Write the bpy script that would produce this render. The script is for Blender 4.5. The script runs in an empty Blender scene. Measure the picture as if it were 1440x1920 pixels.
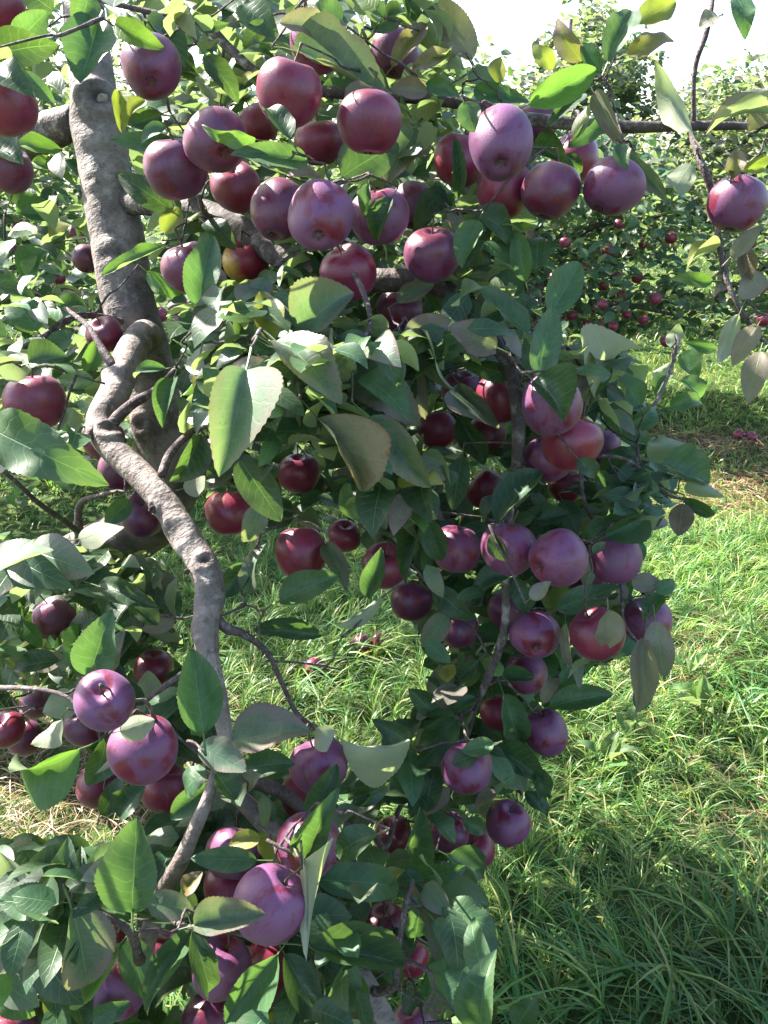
import bpy, math, random
import numpy as np
from mathutils import Vector, Matrix

# ------------------------------------------------------------------ camera, sky, sun, exposure
S = bpy.context.scene
COL = S.collection
R = math.radians
CAM_H, PITCH, FPX = 1.5, R(23.7), 1507.0          # phone held at 1.5 m, tilted down; focal length in photo pixels (1440 x 1920)
cam_d = bpy.data.cameras.new('camera'); cam = bpy.data.objects.new('camera', cam_d); COL.objects.link(cam)
cam.location = (0, 0, CAM_H); cam.rotation_euler = (math.pi/2 - PITCH, 0, 0)
cam_d.sensor_fit = 'VERTICAL'; cam_d.angle_y = 2*math.atan(960/FPX); cam_d.clip_start = 0.02; cam_d.clip_end = 600
S.camera = cam

SUN_EL, SUN_AZ = 42.0, -56.0                       # azimuth clockwise from +Y: the sun stands ahead and to the left
world = bpy.data.worlds.new('World'); S.world = world; world.use_nodes = True
wn = world.node_tree.nodes
sky = wn.new('ShaderNodeTexSky'); sky.sky_type = 'NISHITA'; sky.sun_disc = False
sky.sun_elevation = R(SUN_EL); sky.sun_rotation = R(SUN_AZ); sky.air_density = 1.0; sky.dust_density = 1.6; sky.ozone_density = 1.2
world.node_tree.links.new(sky.outputs[0], wn['Background'].inputs[0]); wn['Background'].inputs[1].default_value = 0.10
sun_d = bpy.data.lights.new('sun', 'SUN'); sun_d.energy = 5.0; sun_d.angle = R(0.55); sun_d.color = (1.0, 0.95, 0.87)
sun = bpy.data.objects.new('sun', sun_d); COL.objects.link(sun)
TO_SUN = Vector((math.sin(R(SUN_AZ))*math.cos(R(SUN_EL)), math.cos(R(SUN_AZ))*math.cos(R(SUN_EL)), math.sin(R(SUN_EL))))
sun.rotation_euler = TO_SUN.to_track_quat('Z', 'Y').to_euler(); sun.location = TO_SUN*20
S.view_settings.view_transform = 'Standard'; S.view_settings.look = 'None'; S.view_settings.gamma = 1.0
S.view_settings.exposure = 2.5
S.cycles.max_bounces = 5; S.cycles.diffuse_bounces = 2; S.cycles.glossy_bounces = 2; S.cycles.transmission_bounces = 4
S.cycles.transparent_max_bounces = 4; S.cycles.use_denoising = True; S.cycles.caustics_reflective = False; S.cycles.caustics_refractive = False
S.cycles.sample_clamp_indirect = 6.0

rng = np.random.default_rng(11); random.seed(5)

# ------------------------------------------------------------------ geometry of the view: photo pixel + distance -> point in the orchard
CF = np.array([0, math.cos(PITCH), -math.sin(PITCH)]); CU = np.array([0, math.sin(PITCH), math.cos(PITCH)]); CR = np.array([1., 0, 0])
CO = np.array([0, 0, CAM_H])
def at(x, y, d):
    return CO + d*(CF + CR*((x-720)/FPX) + CU*((960-y)/FPX))
def at_n(x, y, d):
    x, y, d = np.asarray(x, float), np.asarray(y, float), np.asarray(d, float)
    return CO + d[:, None]*(CF + CR*((x-720)/FPX)[:, None] + CU*((960-y)/FPX)[:, None])
def proj(P):
    q = np.asarray(P) - CO
    d = q @ CF
    dd = np.where(np.abs(d) < 1e-4, 1e-4, d)
    return 720 + FPX*(q @ CR)/dd, 960 - FPX*(q @ CU)/dd, d
def ground_at(x, y):
    k = math.sin(PITCH) - math.cos(PITCH)*((960-y)/FPX)
    return at(x, y, CAM_H/k)
def unit(v):
    v = np.asarray(v, float); return v/(np.linalg.norm(v)+1e-12)

# ------------------------------------------------------------------ mesh helpers
def mesh_np(name, V, F, uv=None, col=None, smooth=True):
    V = np.asarray(V, np.float32); F = np.asarray(F, np.int32)
    me = bpy.data.meshes.new(name)
    k = F.shape[1]; nf = len(F)
    me.vertices.add(len(V)); me.vertices.foreach_set('co', V.ravel())
    me.loops.add(nf*k); me.loops.foreach_set('vertex_index', F.ravel())
    me.polygons.add(nf); me.polygons.foreach_set('loop_start', np.arange(0, nf*k, k, dtype=np.int32))
    me.polygons.foreach_set('loop_total', np.full(nf, k, np.int32))
    if uv is not None:
        l = me.uv_layers.new(name='UVMap'); l.data.foreach_set('uv', np.asarray(uv, np.float32)[F.ravel()].ravel())
    if col is not None:
        a = me.color_attributes.new('tint', 'FLOAT_COLOR', 'POINT'); a.data.foreach_set('color', np.asarray(col, np.float32).ravel())
    me.update(calc_edges=True)
    if smooth: me.polygons.foreach_set('use_smooth', np.ones(nf, bool))
    return me
def obj(name, me, mat=None, parent=None, kind=None):
    o = bpy.data.objects.new(name, me); COL.objects.link(o)
    if mat is not None and me is not None and not me.materials: me.materials.append(mat)
    if parent is not None: o.parent = parent
    if kind: o['kind'] = kind
    return o
def tag(o, label, cat, group=None):
    o['label'] = label; o['category'] = cat
    if group: o['group'] = group
    return o
def empty(name, loc=(0, 0, 0)):
    o = bpy.data.objects.new(name, None); COL.objects.link(o); o.location = loc; o.empty_display_size = 0.05; return o
class MB:
    def __init__(s): s.V=[]; s.F=[]; s.U=[]; s.C=[]; s.n=0
    def add(s, V, F, U=None, C=None):
        s.V.append(V); s.F.append(np.asarray(F)+s.n); s.n += len(V)
        if U is not None: s.U.append(U)
        if C is not None: s.C.append(C)
    def mesh(s, name, smooth=True):
        return mesh_np(name, np.concatenate(s.V), np.concatenate(s.F), np.concatenate(s.U) if s.U else None, np.concatenate(s.C) if s.C else None, smooth)

def frames(P):
    P = np.asarray(P, float); n = len(P)
    T = np.gradient(P, axis=0); T /= np.linalg.norm(T, axis=1)[:, None]+1e-12
    a = np.array([0.3, 1.0, 0.2]); N = np.zeros_like(P)
    for i in range(n):
        a = a - T[i]*(a@T[i]); a = a/(np.linalg.norm(a)+1e-12); N[i] = a
    return T, N, np.cross(T, N)
def tube(P, rad, ns=6, cap=True):
    P = np.asarray(P, float); rad = np.asarray(rad, float)
    T, N, B = frames(P); n = len(P)
    th = np.linspace(0, 2*math.pi, ns, endpoint=False)
    V = (P[:, None] + rad[:, None, None]*(np.cos(th)[None, :, None]*N[:, None] + np.sin(th)[None, :, None]*B[:, None])).reshape(-1, 3)
    L = np.concatenate([[0], np.cumsum(np.linalg.norm(np.diff(P, axis=0), axis=1))])
    U = np.stack([np.tile(th/(2*math.pi), n), np.repeat(L, ns)], 1)
    i = np.arange(n-1)[:, None]*ns; j = np.arange(ns)[None]; j2 = (j+1) % ns
    F = np.stack([(i+j), (i+j2), (i+ns+j2), (i+ns+j)], -1).reshape(-1, 4)
    if cap:
        V = np.concatenate([V, P[:1]-T[:1]*rad[0]*0.2, P[-1:]+T[-1:]*rad[-1]*0.35]); U = np.concatenate([U, [[0, 0], [0, L[-1]]]])
        c0, c1 = n*ns, n*ns+1; e = (n-1)*ns
        jj = np.arange(0, ns, 2)
        f0 = np.stack([np.full(len(jj), c0), (jj+2) % ns, (jj+1) % ns, jj], 1)
        f1 = np.stack([np.full(len(jj), c1), e+jj, e+(jj+1) % ns, e+(jj+2) % ns], 1)
        F = np.concatenate([F, f0, f1])
    return V, F, U
def spline(P, per=8):
    """Catmull-Rom through rows (any number of columns)."""
    P = np.asarray(P, float)
    Q = np.concatenate([[2*P[0]-P[1]], P, [2*P[-1]-P[-2]]]); out = []
    for i in range(1, len(Q)-2):
        t = np.linspace(0, 1, per, endpoint=False)[:, None]
        a, b, c, d = Q[i-1], Q[i], Q[i+1], Q[i+2]
        out.append(0.5*((2*b)+(-a+c)*t+(2*a-5*b+4*c-d)*t*t+(-a+3*b-3*c+d)*t**3))
    out.append(P[-1:]); return np.concatenate(out)
_ph = np.random.default_rng(3).uniform(0, 6.28, (12, 3)); _fr = np.random.default_rng(4).normal(0, 1, (12, 3))
def wob(P, scale, k=0):
    """cheap smooth noise in about -1..1"""
    P = np.asarray(P, float)*scale; s = 0
    for i in range(6):
        f = _fr[(i+k) % 12]; s = s + np.sin(P@f*(1+0.35*i) + _ph[(i+2*k) % 12, 0])
    return s/3.2

# ------------------------------------------------------------------ materials
def new_mat(name):
    m = bpy.data.materials.new(name); m.use_nodes = True
    nt = m.node_tree; nt.nodes.clear()
    return m, nt, (lambda t, **k: _node(nt, t, **k))
def _node(nt, t, **k):
    n = nt.nodes.new('ShaderNode'+t)
    for a, v in k.items():
        if a.startswith('i_'): n.inputs[a[2:].replace('_', ' ')].default_value = v
        else: setattr(n, a, v)
    return n
class NT:
    def __init__(s, nt): s.nt = nt
    def put(s, sock, v):
        if hasattr(v, 'links'): s.nt.links.new(v, sock)
        else: sock.default_value = v
    def math(s, op, a, b=0.0, c=0.0, clamp=False):
        n = s.nt.nodes.new('ShaderNodeMath'); n.operation = op; n.use_clamp = clamp
        for i, v in enumerate((a, b, c)): s.put(n.inputs[i], v)
        return n.outputs[0]
    def mix(s, f, a, b, mode='MIX'):
        n = s.nt.nodes.new('ShaderNodeMix'); n.data_type = 'RGBA'; n.blend_type = mode; n.clamp_factor = True
        s.put(n.inputs[0], f)
        for i, v in ((6, a), (7, b)): s.put(n.inputs[i], v if hasattr(v, 'links') else (*v[:3], 1))
        return n.outputs[2]
    def smooth(s, v, lo, hi, a=0.0, b=1.0):
        n = s.nt.nodes.new('ShaderNodeMapRange'); n.interpolation_type = 'SMOOTHSTEP'; n.clamp = True
        s.put(n.inputs[0], v); n.inputs[1].default_value = lo; n.inputs[2].default_value = hi; n.inputs[3].default_value = a; n.inputs[4].default_value = b
        return n.outputs[0]
    def noise(s, vec, scale, detail=3, rough=0.55, dist=0.0):
        n = s.nt.nodes.new('ShaderNodeTexNoise'); s.put(n.inputs['Vector'], vec); n.inputs['Scale'].default_value = scale
        n.inputs['Detail'].default_value = detail; n.inputs['Roughness'].default_value = rough; n.inputs['Distortion'].default_value = dist
        return n.outputs['Fac']
    def voronoi(s, vec, scale, feature='F1'):
        n = s.nt.nodes.new('ShaderNodeTexVoronoi'); n.feature = feature; s.put(n.inputs['Vector'], vec); n.inputs['Scale'].default_value = scale
        return n.outputs['Distance']
    def vadd(s, a, b):
        n = s.nt.nodes.new('ShaderNodeVectorMath'); n.operation = 'ADD'; s.put(n.inputs[0], a); s.put(n.inputs[1], b); return n.outputs[0]
    def vmul(s, a, b):
        n = s.nt.nodes.new('ShaderNodeVectorMath'); n.operation = 'MULTIPLY'; s.put(n.inputs[0], a); s.put(n.inputs[1], b); return n.outputs[0]
    def bump(s, h, strength, dist):
        n = s.nt.nodes.new('ShaderNodeBump'); n.inputs['Strength'].default_value = strength; n.inputs['Distance'].default_value = dist; s.put(n.inputs['Height'], h); return n.outputs[0]

def leaf_material(name, per_object):
    m, nt, node = new_mat(name); g = NT(nt)
    geo = node('NewGeometry'); tc = node('TexCoord'); uv = node('UVMap'); uv.uv_map = 'UVMap'
    sep = node('SeparateXYZ'); nt.links.new(uv.outputs[0], sep.inputs[0])
    u = g.math('ABSOLUTE', g.math('MULTIPLY', g.math('SUBTRACT', sep.outputs[0], 0.5), 2.0)); v = sep.outputs[1]
    if per_object:
        oi = node('ObjectInfo'); col, amt, rnd = oi.outputs['Color'], oi.outputs['Alpha'], oi.outputs['Random']
        vec = g.vadd(tc.outputs['Object'], g.vmul(oi.outputs['Location'], (7., 7., 7.)))
        nsc = 1.0
    else:
        at_ = node('Attribute'); at_.attribute_name = 'tint'; col, amt = at_.outputs['Color'], at_.outputs['Alpha']; rnd = 0.5
        vec = tc.outputs['Object']; nsc = 13.0
    # veins: a pale midrib and side veins that run forward to the margin
    mid = g.smooth(u, 0.0, 0.045, 1, 0)
    wv = g.noise(vec, 2.6*nsc, 2, 0.5)
    ph = g.math('FRACT', g.math('ADD', g.math('MULTIPLY', g.math('SUBTRACT', v, g.math('MULTIPLY', g.math('POWER', u, 1.25), 0.19)), 8.0), g.math('MULTIPLY', wv, 1.5)))
    lat = g.math('MULTIPLY', g.smooth(g.math('ABSOLUTE', g.math('SUBTRACT', ph, 0.5)), 0.0, 0.11, 1, 0), g.smooth(u, 0.75, 1.0, 1, 0.15))
    vein = g.math('MAXIMUM', mid, g.math('MULTIPLY', lat, 0.36))
    n1 = g.noise(vec, 3.2*nsc, 4, 0.6); n2 = g.noise(vec, 9.0*nsc, 3, 0.65); n3 = g.noise(vec, 26.0*nsc, 2, 0.6)
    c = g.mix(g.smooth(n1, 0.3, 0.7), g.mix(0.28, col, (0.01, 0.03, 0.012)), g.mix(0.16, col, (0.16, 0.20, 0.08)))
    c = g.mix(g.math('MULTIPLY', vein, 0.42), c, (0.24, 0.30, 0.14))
    # bronzing towards the margin and tip, and dark specks
    edge = g.math('ADD', g.math('MULTIPLY', u, 0.55), g.math('MULTIPLY', v, 0.30))
    br = g.math('MULTIPLY', g.smooth(g.math('ADD', edge, g.math('MULTIPLY', n2, 0.9)), 0.62, 1.25), amt, clamp=True)
    c = g.mix(br, c, (0.175, 0.120, 0.120))
    rim = g.math('MULTIPLY', g.smooth(g.math('ADD', u, g.math('MULTIPLY', n2, 0.45)), 1.08, 1.3), g.math('MULTIPLY', amt, 0.8, clamp=True))
    c = g.mix(rim, c, (0.12, 0.055, 0.04))
    sp = g.math('MULTIPLY', g.smooth(n3, 0.62, 0.72), g.math('ADD', g.math('MULTIPLY', amt, 0.75), 0.10), clamp=True)
    c = g.mix(sp, c, (0.045, 0.035, 0.025))
    under = g.mix(0.55, c, (0.30, 0.33, 0.23))
    c = g.mix(geo.outputs['Backfacing'], c, under)
    h = g.math('ADD', g.math('MULTIPLY', vein, -0.8), g.math('MULTIPLY', n2, 0.5))
    bm = g.bump(h, 0.38, 0.0014)
    p = node('BsdfPrincipled'); nt.links.new(c, p.inputs['Base Color']); nt.links.new(bm, p.inputs['Normal'])
    g.put(p.inputs['Roughness'], g.math('ADD', 0.46, g.math('MULTIPLY', geo.outputs['Backfacing'], 0.25)))
    p.inputs['Specular IOR Level'].default_value = 0.34
    t = node('BsdfTranslucent'); nt.links.new(g.mix(1.0, g.mix(0.12, c, (0.30, 0.42, 0.02)), (1.55, 1.75, 0.95), 'MULTIPLY'), t.inputs[0])
    mx = node('MixShader'); mx.inputs[0].default_value = 0.30
    nt.links.new(p.outputs[0], mx.inputs[1]); nt.links.new(t.outputs[0], mx.inputs[2])
    out = node('OutputMaterial'); nt.links.new(mx.outputs[0], out.inputs[0])
    return m
def bark_material(name, light, dark, scale=1.0):
    m, nt, node = new_mat(name); g = NT(nt); tc = node('TexCoord'); vec = tc.outputs['Object']
    uv = node('UVMap'); uv.uv_map = 'UVMap'
    n1 = g.noise(vec, 9*scale, 5, 0.62); n2 = g.noise(vec, 42*scale, 4, 0.65); n3 = g.noise(vec, 150*scale, 2, 0.6)
    lent = g.noise(g.vmul(uv.outputs[0], (9., 150., 1.)), 1.0, 3, 0.6)
    c = g.mix(g.smooth(n1, 0.36, 0.66), dark, light)
    c = g.mix(g.smooth(n2, 0.50, 0.70, 0, 0.55), c, (0.34, 0.31, 0.28))
    c = g.mix(g.smooth(n2, 0.44, 0.28, 0, 0.75), c, (0.055, 0.042, 0.038))
    c = g.mix(g.smooth(n3, 0.60, 0.72, 0, 0.6), c, (0.05, 0.038, 0.034))
    c = g.mix(g.smooth(lent, 0.60, 0.72, 0, 0.45), c, (0.33, 0.27, 0.235))
    at_ = node('Attribute'); at_.attribute_name = 'tint'
    sepc = node('SeparateColor'); nt.links.new(at_.outputs['Color'], sepc.inputs[0])
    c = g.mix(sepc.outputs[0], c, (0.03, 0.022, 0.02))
    h = g.math('ADD', g.math('MULTIPLY', n2, 1.0), g.math('ADD', g.math('MULTIPLY', n3, 0.35), g.math('MULTIPLY', lent, 0.5)))
    p = node('BsdfPrincipled'); nt.links.new(c, p.inputs['Base Color']); p.inputs['Roughness'].default_value = 0.72; p.inputs['Specular IOR Level'].default_value = 0.3
    nt.links.new(g.bump(h, 0.85, 0.0052), p.inputs['Normal'])
    out = node('OutputMaterial'); nt.links.new(p.outputs[0], out.inputs[0]); return m
def apple_material(name):
    m, nt, node = new_mat(name); g = NT(nt); tc = node('TexCoord'); oi = node('ObjectInfo')
    sc = node('SeparateColor'); nt.links.new(oi.outputs['Color'], sc.inputs[0])
    red, bloom, yel = sc.outputs[0], sc.outputs[1], sc.outputs[2]
    off = node('CombineXYZ')
    for i, k in enumerate((31., 17., 53.)): g.put(off.inputs[i], g.math('MULTIPLY', oi.outputs['Random'], k))
    vec = g.vadd(tc.outputs['Object'], off.outputs[0])
    sv = g.vadd(g.vmul(tc.outputs['Object'], (1., 1., 0.22)), off.outputs[0])
    n1 = g.noise(vec, 1.1, 3, 0.5); n2 = g.noise(vec, 1.4, 4, 0.55, 0.6); n3 = g.noise(sv, 7.5, 4, 0.6); n4 = g.noise(vec, 20, 3, 0.6)
    c = g.mix(g.math('ADD', g.math('MULTIPLY', red, 0.75), g.smooth(n1, 0.35, 0.7, -0.15, 0.35), clamp=True), (0.052, 0.0060, 0.020), (0.225, 0.010, 0.022))
    c = g.mix(g.smooth(n3, 0.5, 0.72, 0, 0.35), c, (0.30, 0.03, 0.03))
    sepp = node('SeparateXYZ'); nt.links.new(tc.outputs['Object'], sepp.inputs[0])
    yf = g.math('MULTIPLY', yel, g.smooth(g.math('ADD', sepp.outputs[0], g.math('MULTIPLY', n2, 1.3)), 0.95, 1.6), clamp=True)
    c = g.mix(yf, c, (0.62, 0.36, 0.05))
    # waxy bloom: a greyish violet film, rubbed off in patches, thinner in streaks
    rub = g.math('MAXIMUM', g.smooth(n2, 0.48, 0.64), g.smooth(g.noise(g.vadd(sv, (5., 2., 9.)), 3.4, 5, 0.7), 0.56, 0.66, 0, 0.8))
    c = g.mix(g.math('MULTIPLY', rub, 0.5), c, (0.135, 0.007, 0.020))
    film = g.math('MULTIPLY', g.math('ADD', 0.45, g.math('MULTIPLY', n1, 0.75)), g.math('MULTIPLY', bloom, g.math('SUBTRACT', 1.0, g.math('MULTIPLY', rub, 0.92))), clamp=True)
    film = g.math('MULTIPLY', film, g.smooth(n4, 0.25, 0.6, 0.75, 1.0))
    c = g.mix(film, c, (0.148, 0.054, 0.136))
    vd = g.voronoi(vec, 11.0); c = g.mix(g.smooth(vd, 0.06, 0.10, 0.42, 0), c, (0.32, 0.16, 0.18))
    vs = g.voronoi(g.vadd(vec, (3.1, 1.7, 0.4)), 3.3); c = g.mix(g.math('MULTIPLY', g.smooth(vs, 0.03, 0.05, 0.6, 0), g.smooth(n2, 0.45, 0.5)), c, (0.035, 0.010, 0.012))
    p = node('BsdfPrincipled'); nt.links.new(c, p.inputs['Base Color'])
    g.put(p.inputs['Roughness'], g.math('ADD', 0.29, g.math('MULTIPLY', film, 0.27)))
    p.inputs['Specular IOR Level'].default_value = 0.5
    p.inputs['Sheen Weight'].default_value = 0.07; p.inputs['Sheen Roughness'].default_value = 0.45; p.inputs['Sheen Tint'].default_value = (0.72, 0.70, 1.0, 1)
    nt.links.new(g.bump(g.math('ADD', n4, g.math('MULTIPLY', n3, 0.4)), 0.10, 0.02), p.inputs['Normal'])
    out = node('OutputMaterial'); nt.links.new(p.outputs[0], out.inputs[0]); return m
def plain_material(name, col, rough=0.7, col2=None, scale=60):
    m, nt, node = new_mat(name); g = NT(nt); tc = node('TexCoord')
    n = g.noise(tc.outputs['Object'], scale, 4, 0.6)
    c = g.mix(g.smooth(n, 0.35, 0.68), col, col2 or tuple(0.6*x for x in col))
    p = node('BsdfPrincipled'); nt.links.new(c, p.inputs['Base Color']); p.inputs['Roughness'].default_value = rough; p.inputs['Specular IOR Level'].default_value = 0.3
    nt.links.new(g.bump(n, 0.4, 0.004), p.inputs['Normal'])
    out = node('OutputMaterial'); nt.links.new(p.outputs[0], out.inputs[0]); return m
def blade_material(name, trans=0.42):
    m, nt, node = new_mat(name); g = NT(nt)
    at_ = node('Attribute'); at_.attribute_name = 'tint'; c = at_.outputs['Color']
    p = node('BsdfPrincipled'); nt.links.new(c, p.inputs['Base Color']); p.inputs['Roughness'].default_value = 0.42; p.inputs['Specular IOR Level'].default_value = 0.4
    t = node('BsdfTranslucent'); nt.links.new(g.mix(1.0, c, (1.5, 1.6, 0.8), 'MULTIPLY'), t.inputs[0])
    mx = node('MixShader'); mx.inputs[0].default_value = trans
    nt.links.new(p.outputs[0], mx.inputs[1]); nt.links.new(t.outputs[0], mx.inputs[2])
    out = node('OutputMaterial'); nt.links.new(mx.outputs[0], out.inputs[0]); return m
def ground_material(name):
    m, nt, node = new_mat(name); g = NT(nt); tc = node('TexCoord'); v = tc.outputs['Object']
    n1 = g.noise(v, 0.9, 4, 0.6); n2 = g.noise(v, 6, 5, 0.65); n3 = g.noise(v, 45, 4, 0.7)
    c = g.mix(g.smooth(n2, 0.35, 0.65), (0.030, 0.060, 0.016), (0.075, 0.115, 0.032))
    c = g.mix(g.smooth(n1, 0.52, 0.70, 0, 0.7), c, (0.150, 0.150, 0.058))
    c = g.mix(g.smooth(n3, 0.5, 0.66, 0, 0.8), c, (0.040, 0.030, 0.018))
    p = node('BsdfPrincipled'); nt.links.new(c, p.inputs['Base Color']); p.inputs['Roughness'].default_value = 0.95; p.inputs['Specular IOR Level'].default_value = 0.1
    nt.links.new(g.bump(g.math('ADD', n2, n3), 0.8, 0.03), p.inputs['Normal'])
    out = node('OutputMaterial'); nt.links.new(p.outputs[0], out.inputs[0]); return m

M_LEAF = leaf_material('apple_leaf', True); M_FOL = leaf_material('apple_foliage', False)
M_BARK = bark_material('grey_bark', (0.275, 0.222, 0.198), (0.105, 0.082, 0.075))
M_BARKD = bark_material('dark_bark', (0.105, 0.078, 0.072), (0.048, 0.034, 0.034))
M_TWIG = bark_material('twig_bark', (0.120, 0.085, 0.082), (0.060, 0.040, 0.042), 2.5)
M_APPLE = apple_material('apple_skin')
M_STEM = plain_material('apple_stem', (0.11, 0.075, 0.03), 0.7, (0.06, 0.05, 0.02), 8)
M_CALYX = plain_material('apple_calyx', (0.045, 0.030, 0.020), 0.9, (0.09, 0.07, 0.045), 9)
M_GRASS = blade_material('grass_blade'); M_STRAW = blade_material('dry_straw', 0.15)
M_GROUND = ground_material('orchard_floor')
M_SCAR = plain_material('knot_wood', (0.060, 0.046, 0.040), 0.9, (0.02, 0.015, 0.013), 90)
M_CUT = plain_material('weathered_cut_wood', (0.34, 0.30, 0.26), 0.85, (0.17, 0.14, 0.12), 60)

# ------------------------------------------------------------------ the ground
def ground():
    n = 120
    a = np.sign(np.linspace(-1, 1, n))*np.abs(np.linspace(-1, 1, n))**3.2*200
    X, Y = np.meshgrid(a, a+2.5)
    P = np.stack([X.ravel(), Y.ravel(), np.zeros(n*n)], 1)
    P[:, 2] = 0.018*wob(P, 2.3) * np.clip(1.0, 0, 1) - 0.012
    i = np.arange(n-1)[:, None]*n + np.arange(n-1)[None]
    F = np.stack([i, i+1, i+n+1, i+n], -1).reshape(-1, 4)
    o = obj('ground', mesh_np('ground', P, F), M_GROUND, kind='structure'); return o
ground()

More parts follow.
